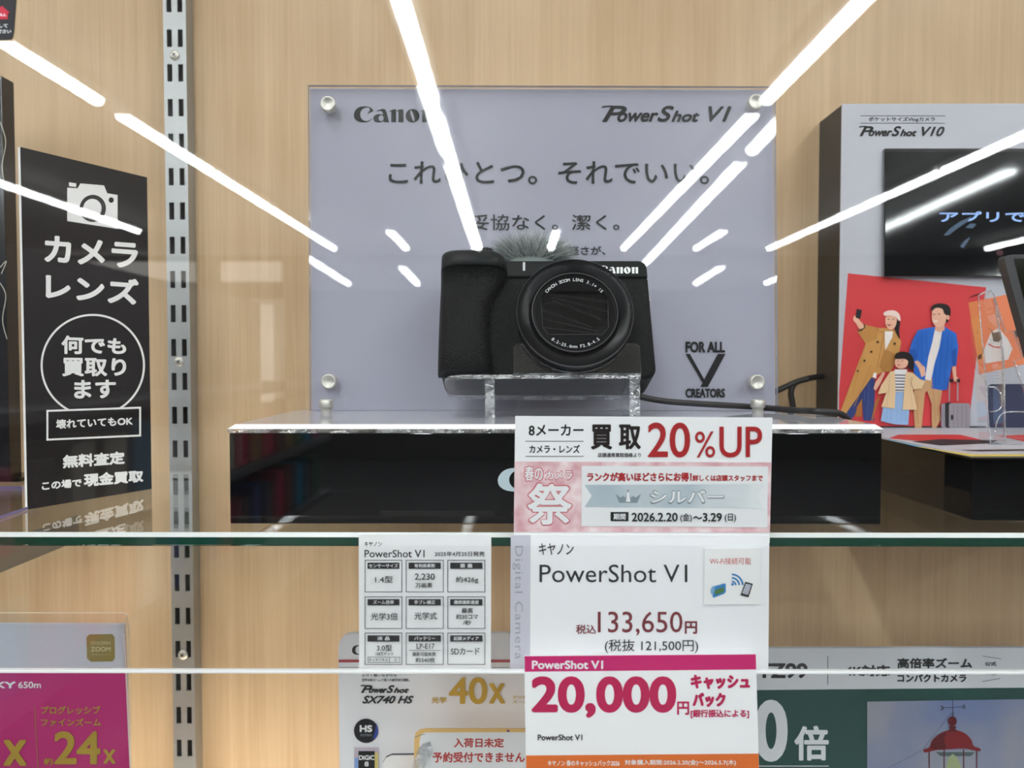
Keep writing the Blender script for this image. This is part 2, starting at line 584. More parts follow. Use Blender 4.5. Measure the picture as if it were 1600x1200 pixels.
# ------------------------------------------------------------------ shelves
Z_SH = EYE.z - 0.0776
def shelf(ztop, y0, y1, label, t=0.0063):
    r = thing('glass_shelf', label, 'shelf', (0, (y0 + y1) / 2, ztop - t))
    x0, x1 = -0.9, 0.9
    bv = 0.0017
    b = MB()
    b.box((x0, y0 + bv, ztop - t), (x1, y1, ztop), M_shelf)
    b.build('glass_sheet', r)
    b = MB()
    prof = [(y0 + bv, ztop), (y0, ztop - bv * 1.1), (y0, ztop - t + 0.0004), (y0 + bv, ztop - t)]
    for i, m in enumerate((M_bev, M_green, M_bev)):
        (ya, za), (yb, zb) = prof[i], prof[i + 1]
        b.add([(x0, ya, za), (x1, ya, za), (x1, yb, zb), (x0, yb, zb)], [[0, 1, 2, 3]], m)
    b.build('polished_edge', r)
    return r
shelf(Z_SH, 0.3306, 0.516, 'long clear glass shelf with green front edge under the black plinth')
Z_LOW = EYE.z - 0.31
shelf(Z_LOW, 0.34, 0.516, 'lower clear glass shelf carrying the product boards')

# acrylic price rail hung in front of the shelf edge
yr = 0.3185
zt = P(800, 853, yr).z; zb = P(800, 1048, yr).z
r = thing('price_rail', 'clear acrylic price rail hanging along the front of the glass shelf', 'price rail', (0, yr, zb))
b = MB(); b.box((-0.9, yr, zb), (0.9, yr + 0.0018, zt), M_strip); b.build('clear_strip', r)
b = MB(); b.box((-0.9, yr - 0.0004, zb - 0.0013), (0.9, yr + 0.0024, zb), M_gleam, 0.0004)
b.build('bottom_fold', r)

# ------------------------------------------------------------------ fill lamp bar, added unseen above the frame
r = thing('fill_lamp', 'added slim fill lamp bar, unseen under the showcase top', 'lamp', (0, 0.36, EYE.z + 0.55))
MB().box((-0.8, 0.335, EYE.z + 0.55), (0.8, 0.365, EYE.z + 0.57), M_white).build('housing', r)
MB().box((-0.79, 0.338, EYE.z + 0.547), (0.79, 0.362, EYE.z + 0.55), bsdf_mat('lit_fill_cover', (1, 0.97, 0.92, 1), 0.5, emit=FILL_TOP)).build('fill_strip', r)

ZLB = Z_LOW - 0.20  # second fill lamp, added out of view to brighten the lower wood
r = thing('fill_lamp_low', 'added warm fill lamp bar, unseen on the cabinet deck below the lower glass shelf', 'lamp', (-0.2, 0.45, ZLB))
MB().box((-0.40, 0.430, ZLB), (-0.02, 0.470, ZLB + 0.012), M_white).build('housing', r)
MB().box((-0.39, 0.433, ZLB + 0.012), (-0.03, 0.467, ZLB + 0.014), bsdf_mat('lit_warm_fill_cover', (1, 0.86, 0.68, 1), 0.5, emit=FILL_LOW)).build('fill_strip', r)
r = thing('display_cabinet', 'white showcase carcass above and below the glass shelves', 'cabinet', (0, 0.42, 0))
MB().box((-0.9, 0.296, EYE.z + 0.5702), (0.9, Y_WALL - 0.0005, EYE.z + 0.59), M_white).build('top_board', r)
MB().box((-1.6, 0.297, 0), (1.6, Y_WALL - 0.0005, ZLB - 0.0005), M_white, 0.002).build('carcass', r)

# ------------------------------------------------------------------ black plinth with acrylic top
XA, XB = -0.1362, 0.1748
YA, YB = 0.350, 0.462
Z_PL = EYE.z - 0.0300
r = thing('display_plinth', 'long gloss black plinth with clear acrylic top on the glass shelf', 'plinth', ((XA + XB) / 2, 0.4, Z_SH))
b = MB(); b.box((XA, YA, Z_SH), (XB, YB, EYE.z - 0.0341), M_gloss, 0.0004); b.build('black_body', r)
b = MB()
t0, t1 = EYE.z - 0.0340, Z_PL
bv = 0.0022
lo = [(XA - .0006, YA - .0006), (XB + .0006, YA - .0006), (XB + .0006, YB), (XA - .0006, YB)]
hi = [(XA + bv, YA + bv), (XB - bv, YA + bv), (XB - bv, YB - bv), (XA + bv, YB - bv)]
zm = t1 - bv * 0.95
vs = [(x, y, t0) for x, y in lo] + [(x, y, zm) for x, y in lo] + [(x, y, t1) for x, y in hi]
b.add(vs, [[0, 1, 5, 4], [1, 2, 6, 5], [2, 3, 7, 6], [3, 0, 4, 7]], M_edge)
b.add(vs, [[4, 5, 9, 8], [5, 6, 10, 9], [6, 7, 11, 10], [7, 4, 8, 11]], M_gleam)
M_top = bsdf_mat('acrylic_over_white', (0.50, 0.50, 0.55, 1), 0.03, 0, 0.5)
b.add(vs, [[8, 9, 10, 11]], M_top)
b.build('acrylic_top', r)
pr = Print(facing(YA)); logo(pr, 778, 731, 1002, 768, ink(205, 225, 235)); pr.build('logo_lettering', r)
for px in (510, 1184):
    c = P(px, 645, 0.432); c.z = Z_PL
    M = Matrix.Translation(c)
    b = MB()
    b.lathe([(0.0, 0.0078), (0.0036, 0.0078), (0.0042, 0.0073), (0.0042, 0.0035), (0.0038, 0.003), (0.0032, 0.003), (0.0032, 0.0)], M, M_chrome, 32)
    b.build('standoff_bolt', r)

# ------------------------------------------------------------------ poster of the main camera
pp = Plane(P(848, 640, 0.452), (-0.0048, -1, 0.0217))
r = thing('advertising_poster', 'pale lavender grey poster under clear acrylic behind the camera', 'poster', (0.018, 0.452, Z_PL))
q = [pp.at(*c) for c in ((484, 137), (1208, 139), (1212, 641), (487, 641))]
for v in q[2:]:
    pass
M_post = bsdf_mat('lavender_print', rgb(181, 180, 193), 0.6, 0, 0.2)
q2 = [pp.at(*c) for c in ((484.5, 138), (1207.5, 140), (1211.5, 641), (487.5, 641))]
b = MB(); b.prism(q2, -pp.n * 0.0012, M_post); b.build('printed_sheet', r)
b = MB(); b.prism([v + pp.n * 0.0012 for v in q], pp.n * 0.003, M_acryl, clear_mat('poster_edge', (0.62, 0.64, 0.72), 0.08, haze=0.75, hazecol=(0.42, 0.43, 0.50))); b.build('acrylic_cover', r)
pr = Print(pp)
logo(pr, 553, 166, 679, 191.5, K); pr.build('logo_lettering', r)
FR = ((0.0, 0.19), (0.115, 0.435), (0.425, 0.555), (0.535, 0.755), (0.82, 1.0))
model_name(pr, 941, 165, 1143, 190.5, K, 'V1', 0.9, FR); pr.build('model_lettering', r)
pr.text('これひとつ。それでいい。', 607, 252, 1108, 288, K, 0.45)
pr.text('妥協なく。潔く。', 735, 335, 968, 360, K, 0.3)
pr.text('台', 765, 386, 777, 399, K, 0.2)
pr.text('軽さが、', 888, 384.5, 946, 398.5, K, 0.25)
pr.build('slogan_lettering', r)
pr.text('FOR ALL', 1071, 533.5, 1133, 551, K, 0.9)
pr.poly([(1071.5, 553), (1078, 553), (1100.5, 593), (1121.5, 553), (1133.5, 553), (1106, 604.5), (1094.5, 604.5), (1098, 598)], K)
pr.text('CREATORS', 1071, 607, 1133, 621.5, K, 0.7)
pr.build('emblem', r)
for px, py in ((515, 166), (1178, 163), (516, 596), (1180, 597)):
    c = pp.at(px, py, 0.0042)
    M = Matrix.Translation(c) @ pp.n.to_track_quat('Z', 'Y').to_matrix().to_4x4()
    b = MB()
    b.lathe([(0.0046, 0), (0.0046, 0.0042), (0.0042, 0.0048), (0.0036, 0.0048), (0.0030, 0.0044), (0.0, 0.0040)], M, M_chrome, 36)
    b.build('fixing_bolt', r)

# ------------------------------------------------------------------ compact camera
TILT = math.radians(20)
c0 = P(856, 591, 0.389)
ROTC = Matrix(((1, 0, 0), (0, math.cos(TILT), math.sin(TILT)), (0, -math.sin(TILT), math.cos(TILT))))
MC = Matrix.Translation(c0) @ ROTC.to_4x4()       # local: x right, y back, z up; origin bottom front middle
def LC(x, y, z): return MC @ Vector((x, y, z))
M_leather = bpy.data.materials.new('black_leatherette'); M_leather.use_nodes = True
nt = M_leather.node_tree; bs = nt.nodes['Principled BSDF']
bs.inputs['Base Color'].default_value = (0.0045, 0.005, 0.0052, 1); bs.inputs['Roughness'].default_value = 0.42; bs.inputs['Specular IOR Level'].default_value = 0.14
vo = nt.nodes.new('ShaderNodeTexVoronoi'); vo.inputs['Scale'].default_value = 1300
tcn = nt.nodes.new('ShaderNodeTexCoord'); bp = nt.nodes.new('ShaderNodeBump')
bp.inputs['Strength'].default_value = 0.9; bp.inputs['Distance'].default_value = 0.0004
nt.links.new(tcn.outputs['Object'], vo.inputs['Vector']); nt.links.new(vo.outputs['Distance'], bp.inputs['Height']); nt.links.new(bp.outputs[0], bs.inputs['Normal'])
M_cmetal = bsdf_mat('charcoal_camera_metal', (0.012, 0.0135, 0.014, 1), 0.4, 0, 0.18)
M_cblack = bsdf_mat('satin_black_plastic', (0.004, 0.004, 0.0045, 1), 0.3, 0, 0.2)
M_lens = bsdf_mat('lens_ring_black', (0.005, 0.005, 0.0058, 1), 0.24, 0, 0.14)
M_rim = bsdf_mat('pale_lens_rim', (0.10, 0.10, 0.105, 1), 0.28, 0.6)  # thin metallic rim, paler than the lens rings
r = thing('compact_camera', 'black compact camera with grip and fur windscreen on a clear stand', 'camera', c0)
HW = 0.0578
HB = 0.0695
ZT = 0.0590     # where the top plate starts
DEP = 0.032
def outline(z0, z1, rb, rt, inset=0.0):
    """rounded outline of the body, in local x z, from z0 to z1"""
    out = []
    wl = lambda z: HW - 0.0018 * (z / HB) - inset
    n = 6
    for (sx, zc, rr, a0) in ((1, z0 + rb, rb, -90), (1, z1 - rt, rt, 0), (-1, z1 - rt, rt, 90), (-1, z0 + rb, rb, 180)):
        for i in range(n + 1):
            a = math.radians(a0 + 90 * i / n)
            z = zc + rr * math.sin(a)
            out.append(((wl(zc) - rr) * sx + rr * math.cos(a), z))
    return out
def shell(mb, z0, z1, rb, rt, m, ya, yb, r=0.0025):
    rings = []
    for k in range(5):
        a = math.pi / 2 * k / 4
        ins = r * (1 - math.sin(a)); y = ya + r * (1 - math.cos(a))
        rings.append([LC(x, y, z) for x, z in [(px * (1 - ins / HW), z0 + (pz - z0) * (1 - 2 * ins / (z1 - z0)) + ins) for px, pz in outline(z0, z1, rb, rt)]])
    for k in range(5):
        a = math.pi / 2 * (1 - k / 4)
        ins = r * (1 - math.sin(a)); y = yb - r * (1 - math.cos(a))
        rings.append([LC(x, y, z) for x, z in [(px * (1 - ins / HW), z0 + (pz - z0) * (1 - 2 * ins / (z1 - z0)) + ins) for px, pz in outline(z0, z1, rb, rt)]])
    mb.grid(rings[:5], m, True, True); mb.grid(rings[5:], m, True, True); mb.grid([rings[4], rings[5]], m, False, True)
    mb.poly(rings[0], m); mb.poly(rings[-1][::-1], m)
b = MB(); shell(b, 0.0, ZT, 0.006, 0.0012, M_leather, 0.0, DEP, 0.002)
b.build('body', r)
b = MB(); shell(b, ZT + 0.0002, HB, 0.0006, 0.0045, M_cmetal, 0.0, DEP, 0.0012); b.build('top_plate', r)
# the grip: a swelling with a finger hollow under its cap
def grip_ring(z, xr, prn, xl=-HW - 0.0004, n=22):
    out = []
    for i in range(n + 1):
        a = math.pi * i / n
        u = -math.cos(a); s = math.sin(a)
        x = (xl + xr) / 2 + (xr - xl) / 2 * (abs(u) ** 0.55) * (1 if u > 0 else -1)
        y = 0.004 - (prn + 0.004) * (s ** 0.55)
        out.append(LC(x, y, z))
    return out
prof = [(0.0015, -0.0300, 0.0105), (0.006, -0.0290, 0.0128), (0.014, -0.0300, 0.0135), (0.024, -0.0310, 0.0138), (0.034, -0.0312, 0.0132),
        (0.042, -0.0300, 0.0120), (0.048, -0.0265, 0.0105), (0.053, -0.0235, 0.0102), (0.0565, -0.0225, 0.0118), (0.0588, -0.0222, 0.0140)]
b = MB(); rr_ = [grip_ring(*p) for p in prof]
b.grid([[q for q in g] for g in rr_], M_leather); b.poly(rr_[0], M_leather); b.build('grip', r)
prof = [(0.0590, -0.0222, 0.0150), (0.0592, -0.0218, 0.0154), (0.0640, -0.0220, 0.0150), (0.0675, -0.0226, 0.0142), (0.0695, -0.0245, 0.0120), (0.0702, -0.0275, 0.0080)]
b = MB(); rr_ = [grip_ring(*p) for p in prof]
b.grid(rr_, M_cmetal); b.poly(rr_[0], M_cmetal)
# roof of the cap runs back over the body
top = rr_[-1]; back = [LC(q_.x, 0.028, 0.0696) for q_ in [MC.inverted() @ t for t in top]]
b.grid([top, back], M_cmetal); b.build('grip_cap', r)
# knurled dial on the cap
c = LC(-0.0335, 0.0005, 0.0692)
M = Matrix.Translation(c) @ ROTC.to_4x4()
b = MB(); ring = []
prof_d = [(0.0042, 0.0), (0.0042, 0.0062), (0.0038, 0.0068), (0.0, 0.0068)]
vs = []; n = 48
rows = []
for rad, h in prof_d:
    rows.append([M @ Vector((rad * (1.0 if i % 2 else 0.93) * math.cos(2 * math.pi * i / n), rad * (1.0 if i % 2 else 0.93) * math.sin(2 * math.pi * i / n), h)) for i in range(n)])
b.grid(rows, M_cblack, False, True); b.build('control_dial', r)
# tally mark, sensor dot, strap lug
b = MB(); b.add([LC(-0.0130, -0.0002, 0.0630), LC(-0.0117, -0.0002, 0.0630), LC(-0.0117, -0.0002, 0.0682), LC(-0.0130, -0.0002, 0.0682)], [[0, 1, 2, 3]], ink(200, 205, 205)); b.build('index_mark', r)
b = MB(); M = Matrix.Translation(LC(-0.0118, -0.0002, 0.0548)) @ ROTC.to_4x4() @ Matrix.Rotation(math.pi / 2, 4, 'X')
b.lathe([(0.0022, 0), (0.0022, 0.0003), (0.0017, 0.0003), (0.0014, 0.0), (0, 0.0)], M, M_cblack, 24); b.build('sensor_window', r)
b = MB(); b.box((HW - 0.0006, 0.010, 0.049), (HW + 0.0012, 0.016, 0.053), M_steel, 0.0004, M=MC)
b.build('strap_lug', r)
# name on the top plate, white
pl = Plane(LC(0, 0, 0.06), ROTC @ Vector((0, -1, 0)))
pr = Print(pl, 0.0001); logo(pr, 935, 415, 997, 427.5, ink(240, 242, 242)); pr.build('logo_lettering', r)
# lens, axis local -y
LX, LZ = 0.0140, 0.0318
ML = MC @ Matrix.Translation((LX, 0, LZ)) @ Matrix.Rotation(math.pi / 2, 4, 'X') @ Matrix.Diagonal((1.04, 1.04, 1, 1))     # local z of ML points out of the lens
b = MB()
b.lathe([(0.0290, -0.002), (0.0290, 0.0030), (0.0283, 0.0036), (0.0270, 0.0036)], ML, M_cblack, 96); b.build('lens_flange', r)
b = MB()
b.lathe([(0.0270, 0.0030), (0.0272, 0.0060)], ML, M_cblack, 96)
b.lathe([(0.0272, 0.0060), (0.0292, 0.0066), (0.0296, 0.0085), (0.0296, 0.0140)], ML, M_lens, 96)
b.lathe([(0.0296, 0.0140), (0.0294, 0.0147), (0.0291, 0.0150)], ML, M_rim, 96)
b.lathe([(0.0291, 0.0150), (0.0262, 0.0148), (0.0230, 0.0128), (0.0222, 0.0126)], ML, M_lens, 96)
b.build('control_ring', r)
b = MB()
b.lathe([(0.0222, 0.0120), (0.0222, 0.0142), (0.0217, 0.0147)], ML, M_lens, 96)
b.lathe([(0.0217, 0.0147), (0.0213, 0.0147)], ML, M_rim, 96)
b.lathe([(0.0213, 0.0147), (0.0208, 0.0136), (0.0203, 0.0134)], ML, M_cblack, 96)
b.build('front_ring', r)
# front disc with a window and the closed lens cover blades
def lensp(x, z, h=0.0134): return ML @ Vector((x, z, h))
hw, hh, ch = 0.0170, 0.0118, 0.0036
win = [(-hw + ch * .2, -hh + ch), (-hw + ch, -hh), (hw - ch, -hh), (hw - ch * .1, -hh + ch), (hw, hh - ch), (hw - ch * .6, hh), (-hw + ch * .6, hh), (-hw, hh - ch)]
b = MB()
disc = ell(0, 0, 0.0204, n=72)
b.poly([lensp(x, z) for x, z in disc], M_lens, [[lensp(x, z) for x, z in win]])
k = len(win)
b.add([lensp(x, z) for x, z in win] + [lensp(x, z, 0.0112) for x, z in win], [[i, (i + 1) % k, k + (i + 1) % k, k + i] for i in range(k)], M_cblack)
for i in (0, 1, 2, 3, 7):
    (x0, z0), (x1, z1) = win[i], win[(i + 1) % k]
    b.tube([lensp(x0, z0, 0.01345), lensp(x1, z1, 0.01345)], 0.00013, M_rim, 6)
b.build('front_disc', r)
b = MB()
b.poly([lensp(x * 1.02, z * 1.02, 0.0113) for x, z in win], M_cblack)
M_blade = bsdf_mat('cover_blade', (0.005, 0.0048, 0.0045, 1), 0.25, 0, 0.15)
M_bedge = bsdf_mat('cover_blade_edge', (0.035, 0.035, 0.037, 1), 0.3)
W2, H2 = hw * 0.99, hh * 0.98
def clipw(p): return (max(-W2, min(W2, p[0])), max(-H2, min(H2, p[1])))
stack = [[(-W2, H2), (-W2 + .003, H2), (W2, H2 * .64), (W2, H2)],
         [(-W2, H2 * .80), (-W2 + .004, H2 * .92), (W2, H2 * .55), (W2, H2 * .18), (-W2 * .6, H2 * .80), (-W2, H2 * .55)],
         [(-W2, H2 * .70), (-W2 * .7, H2 * .78), (W2, H2 * .10), (W2, -H2 * .18), (W2 * .8, -H2 * .20), (-W2 * .6, H2 * .65), (-W2, H2 * .28)],
         [(-W2 * .95, H2 * .45), (-W2 * .62, H2 * .60), (W2 * .78, -H2 * .28), (W2 * .95, -H2 * .20), (W2 * .9, -H2 * .55), (W2 * .5, -H2 * .62), (-W2 * .9, H2 * .22)],
         [(-W2, H2 * .18), (W2 * .55, -H2 * .66), (W2 * .7, -H2 * .80), (-W2, -H2 * .22)],
         [(-W2, -H2 * .22), (W2 * .7, -H2 * .84), (W2 * .7, -H2 * .92), (-W2, -H2 * .62)],
         [(-W2, -H2 * .64), (W2 * .65, -H2 * .95), (W2 * .5, -H2), (-W2 * .75, -H2), (-W2, -H2 * .8)]]
for i, p in enumerate(stack):
    h = 0.0115 + 0.00010 * (i if i < 4 else 7 - i)
    b.poly([lensp(x, z, h) for x, z in p], M_blade)
    kk = len(p)
    for j in range(kk):
        (xa, za), (xb, zb_) = p[j], p[(j + 1) % kk]
        if abs(xa - xb) > 0.004 and abs(za - zb_) > 0.001:
            b.tube([lensp(xa, za, h), lensp(xb, zb_, h)], 0.00009, M_bedge, 5, False)
b.build('lens_cover', r)
b = MB(); wl_ = ink(205, 207, 210)
def arc_text(text, rad, a0, a1, size, out):
    n = len(text)
    for i, chx in enumerate(text):
        if chx == ' ':
            continue
        a = math.radians(a0 + (a1 - a0) * (i + 0.5) / n)
        vs, fs = glyphs(chx)
        xm = (min(p[0] for p in vs) + max(p[0] for p in vs)) / 2
        ca, sa = math.cos(a), math.sin(a)
        for off in ((0, 0), (0.035, 0), (0, 0.035)):
            pts = []
            for x, y in vs:
                lx = (x - xm + off[0]) * size; ly = (y - 0.35 + off[1]) * size
                if out:
                    pts.append(lensp(rad * ca + lx * sa + ly * ca, rad * sa - lx * ca + ly * sa, 0.01350 + off[0] * 0.0002))
                else:
                    pts.append(lensp(rad * ca - lx * sa - ly * ca, rad * sa + lx * ca - ly * sa, 0.01350 + off[0] * 0.0002))
            b.add(pts, fs, wl_)
arc_text('CANON ZOOM LENS 3.1× IS', 0.0183, 142, 38, 0.0023, True)
b.build('lens_lettering', r); b = MB()
arc_text('8.2-25.6mm F2.8-4.5', 0.0183, 230, 310, 0.0023, False)
b.build('lens_lettering', r)
# fur windscreen on the hot shoe
M_fur = bsdf_mat('grey_fur', (0.22, 0.255, 0.245, 1), 0.8, 0, 0.15)
M_fur2 = bsdf_mat('pale_fur_tip', (0.62, 0.66, 0.65, 1), 0.8, 0, 0.15)
b = MB()
fc = Vector((-0.0078, 0.0155, HB + 0.0065))
rows = []
for i in range(7):
    t = math.pi / 2 * i / 6
    rows.append([MC @ (fc + Vector((0.0155 * math.cos(t) * math.cos(a), 0.008 * math.cos(t) * math.sin(a), -0.003 + 0.008 * math.sin(t)))) for a in (2 * math.pi * j / 24 for j in range(24))])
b.grid(rows, M_fur, True, True)
rnd = random.Random(3)
for i in range(2600):
    a = rnd.uniform(0, 2 * math.pi); e = rnd.uniform(-0.15, 1.0)
    d = Vector((math.cos(a) * math.cos(e), 0.7 * math.sin(a) * math.cos(e), math.sin(e)))
    p0 = fc + Vector((0.0145 * d.x, 0.0085 * d.y, 0.0055 * d.z))
    ln = rnd.uniform(0.010, 0.0175)
    lean = Vector((rnd.gauss(0, .35), rnd.gauss(0, .3), rnd.gauss(0.7, .3)))
    dd = (d * 1.0 + lean * 0.7).normalized()
    droop = Vector((dd.x * 0.3, 0, -0.16 + rnd.gauss(0, .1)))
    p1 = p0 + dd * ln * 0.5; p2 = p1 + (dd + droop).normalized() * ln * 0.5
    w = rnd.uniform(0.00010, 0.00017)
    s = dd.cross(Vector((0.2, 1, 0.1))).normalized() * w; u = dd.cross(s).normalized() * w
    tri = []
    for (pt, k_) in ((p0, 1.0), (p1, 0.8)):
        pt = Vector((pt.x, min(pt.y, 0.024), pt.z))
        tri += [MC @ (pt + s * k_), MC @ (pt - s * k_ * .5 + u * k_), MC @ (pt - s * k_ * .5 - u * k_)]
    p2.y = min(p2.y, 0.025)
    tri.append(MC @ p2)
    b.add(tri, [[0, 1, 4, 3], [1, 2, 5, 4], [2, 0, 3, 5], [3, 4, 6], [4, 5, 6], [5, 3, 6]], M_fur2 if rnd.random() < 0.42 else M_fur)
b.build('fur_windscreen', r)

# ------------------------------------------------------------------ acrylic stand below the camera
s0 = P(846, 590, 0.384)
r = thing('camera_stand', 'clear acrylic stand with curved lip holding the black compact camera', 'stand', (s0.x, 0.40, Z_PL))
def LS(x, y, z): return MC @ Vector((x, y, z))
xo = 0.0
xl, xr = P(693, 590, 0.386).x - c0.x, P(1000, 590, 0.386).x - c0.x
T = 0.0022
b = MB()
pts = [(xr, -0.006), (xr, 0.032)] + [(xl + 0.004, 0.032)] + [(xl, 0.024), (xl, 0.004), (xl + 0.0008, 0.0), (xl + 0.003, -0.0035), (xl + 0.008, -0.006)]
b.prism([LS(x, y, -T - 0.0001) for x, y in pts], MC.to_3x3() @ Vector((0, 0, T)), M_acryl, M_edge); b.build('cradle_plate', r)
xh = P(802, 590, 0.386).x - c0.x
cxl = LX; Rr = 0.0313
hz = 0.0150
pts = [(xh, 0.0), (xr, 0.0), (xr, hz)]
pts += [(xr - 0.002, hz + 0.0015)]
cz = 0.0007 + Rr
aR = math.acos(max(-1, min(1, (xr - 0.009 - cxl) / Rr)))
a1 = math.asin((cz - hz - 0.0015) / Rr)
for i in range(25):
    a = -a1 - (math.pi - 2 * a1) * i / 24
    pts.append((cxl + Rr * math.cos(a), cz + Rr * math.sin(a)))
pts += [(xh + 0.002, hz + 0.0015), (xh, hz)]
b = MB(); b.prism([LS(x, -0.0215 + 0.0155, z) for x, z in pts], MC.to_3x3() @ Vector((0, -0.0022, 0)), M_acryl, M_edge); b.build('curved_lip', r)
for px0, px1 in ((758, 773), (984, 1000)):
    xa = P(px0, 590, 0.384).x; xb = P(px1, 590, 0.384).x
    f_top = LS(0, -0.005, -T); r_top = LS(0, 0.030, -T)
    pts = [(xa, f_top.y, f_top.z), (xa, f_top.y, Z_PL), (xa, r_top.y, Z_PL), (xa, r_top.y, r_top.z)]
    b = MB()
    q3 = [Vector(p) for p in pts]
    b.prism(q3, (xb - xa, 0, 0), M_acryl, M_edge); b.build('leg', r)
b = MB(); xa = P(766, 590, 0.384).x; xb = P(990, 590, 0.384).x
b.box((xa, 0.402, Z_PL), (xb, 0.4045, Z_PL + 0.004), M_acryl); b.build('cross_bar', r)

# ------------------------------------------------------------------ cables
def smooth3(pts, n=8):
    out = []; k = len(pts); pts = [Vector(p) for p in pts]
    for i in range(k - 1):
        p0, p1, p2, p3 = pts[max(0, i - 1)], pts[i], pts[i + 1], pts[min(k - 1, i + 2)]
        for s in range(n):
            t = s / n
            out.append(0.5 * ((2 * p1) + (p2 - p0) * t + (2 * p0 - 5 * p1 + 4 * p2 - p3) * t * t + (3 * p1 - p0 - 3 * p2 + p3) * t ** 3))
    out.append(pts[-1])
    return out
b = MB()
b.tube(smooth3([P(995, 619, 0.420), P(1040, 627, 0.422), P(1110, 632, 0.430), P(1180, 636, 0.440), P(1240, 641, 0.420), P(1275, 642.5, 0.402), P(1314, 647, 0.404), P(1330, 668, 0.410), P(1334, 710, 0.415)]), 0.00180, M_cable, 12)
tag(b.build('security_cable'), 'black cable running from the black compact camera over the plinth', 'cable')
b = MB()
b.tube(smooth3([P(1200, 617, 0.53), P(1222, 607, 0.53), P(1250, 595, 0.53), P(1285, 588, 0.535), P(1330, 590, 0.542)]), 0.0021, M_cable, 12)
b.tube(smooth3([P(1262, 592, 0.53), P(1243, 598, 0.53), P(1236, 612, 0.53), P(1238, 630, 0.53), P(1243, 660, 0.53)]), 0.0021, M_cable, 12)
tag(b.build('power_cable'), 'black forked cable on the wood behind the red family photo board', 'cable')

# ------------------------------------------------------------------ black leaflet sign at the left
pa = P(43, 798, 0.383); pb = P(237, 765, 0.446)
pa.z = pb.z = Z_SH
dirv = (pb - pa).normalized()
nrm = Vector((dirv.y, -dirv.x, 0))
if nrm.y > 0: nrm = -nrm
ps = Plane(pa, nrm)
r = thing('leaflet_sign', 'tall black purchase sign with white camera icon, on the glass shelf', 'sign', (pa + pb) / 2)
hgt = 0.1885
q = [pa, pb, pb + Vector((0, 0, hgt)), pa + Vector((0, 0, hgt))]
b = MB(); b.prism([v for v in q], -nrm * 0.0022, bsdf_mat('black_print', rgb(38, 35, 37), 0.3), ink(235, 235, 235)); b.build('panel', r)
pr = Print(ps)
WS = ink(254, 254, 255)
ic = lambda x, y: (x / 3.2, y / 3.2)
pr.poly([ic(*p) for p in ((336, 938), (388, 941), (402, 917), (520, 927), (536, 966), (588, 975), (588, 1146), (560, 1140), (336, 1105))], WS,
        [[ic(*p) for p in ell(464, 1042, 66, 68)], [ic(*p) for p in ell(556, 1000, 13, 14, 16)]])
pr.poly([ic(*p) for p in ell(462, 1042, 46, 48)], WS)
pr.poly([ic(*p) for p in ((345, 911), (382, 917), (380, 935), (345, 931))], WS)
def Q(x0, x1, ya, yb, yc, yd): return [(x0, ya), (x1, yb), (x1, yc), (x0, yd)]
pr.build('camera_icon', r)
pr.quad_text('カメラ', Q(71, 214, 369, 380, 418, 408), WS, 1.9)
pr.quad_text('レンズ', Q(73, 215, 427, 438, 475, 465), WS, 1.9)
pr.build('heading_lettering', r)
pr.quad_text('何でも', Q(97, 196, 525, 529, 553, 552), WS, 1.2)
pr.quad_text('買取り', Q(98, 196, 560, 561, 587, 587), WS, 1.2)
pr.quad_text('ます', Q(117, 180, 595, 594, 621, 622), WS, 1.2)
circ = [(145 + 80 * math.cos(a), 571 + 79 * math.sin(a)) for a in (2 * math.pi * i / 72 for i in range(72))]
pr.outline(circ, 3.2, WS); pr.build('circled_lettering', r)
pr.poly([(74, 642), (219, 637), (219, 681), (74, 688)], ink(38, 35, 37))
pr.outline([(74, 642), (219, 637), (219, 680.5), (74, 687)][::-1], 3.0, WS)
pr.quad_text('壊れていてもOK', Q(88, 207, 656, 651, 664, 670), WS, 0.6)
pr.build('boxed_lettering', r)
pr.quad_text('無料査定', Q(99, 194, 712, 706, 724, 731), WS, 1.1)
pr.quad_text('この場で', Q(66, 127, 753, 748, 760, 766), WS, 0.7)
pr.quad_text('現金買取', Q(132, 223, 741, 735, 752, 760), WS, 1.1)
pr.build('footer_lettering', r)

# ------------------------------------------------------------------ dark board and its base at the left edge
yb0 = 0.477
x1 = P(15.5, 755, yb0).x
r = thing('display_board', 'dark display board cut off by the left side of the showcase', 'display board', (x1 - 0.03, yb0, Z_SH))
b = MB(); b.box((x1 - 0.06, yb0, Z_SH + 0.002), (x1, yb0 + 0.012, P(3, 118, yb0).z), bsdf_mat('dark_board_print', (0.012, 0.012, 0.015, 1), 0.15), 0.0008); b.build('panel', r)
pr = Print(facing(yb0))
for pts in (((0, 190), (9, 222), (3, 262), (11, 300)), ((0, 418), (10, 408), (2, 428)), ((0, 442), (9, 462), (4, 500), (11, 530))):
    pr.line(cat_spline(list(pts), 6, False), 1.2, ink(200, 195, 180)); pr.build('pale_curve', r)  # thin pale curves drawn on the dark board
b = MB(); xe = P(24, 752, yb0 - 0.01).x
b.box((xe - 0.07, yb0 - 0.006, Z_SH), (xe, yb0 + 0.02, Z_SH + 0.0025), M_gloss, 0.0004); b.build('foot', r)
# clear base plate, its edge coloured violet
b = MB()
e0 = Plane((0, 0, Z_SH + 0.0016), (0, 0, 1))
qq = [e0.at(-60, 826), e0.at(60, 786), e0.at(60, 760), e0.at(-60, 760)]
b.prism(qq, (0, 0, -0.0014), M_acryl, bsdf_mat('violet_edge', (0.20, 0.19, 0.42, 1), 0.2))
tag(b.build('acrylic_plate'), 'clear acrylic plate with violet edge left of the black leaflet sign', 'plate')

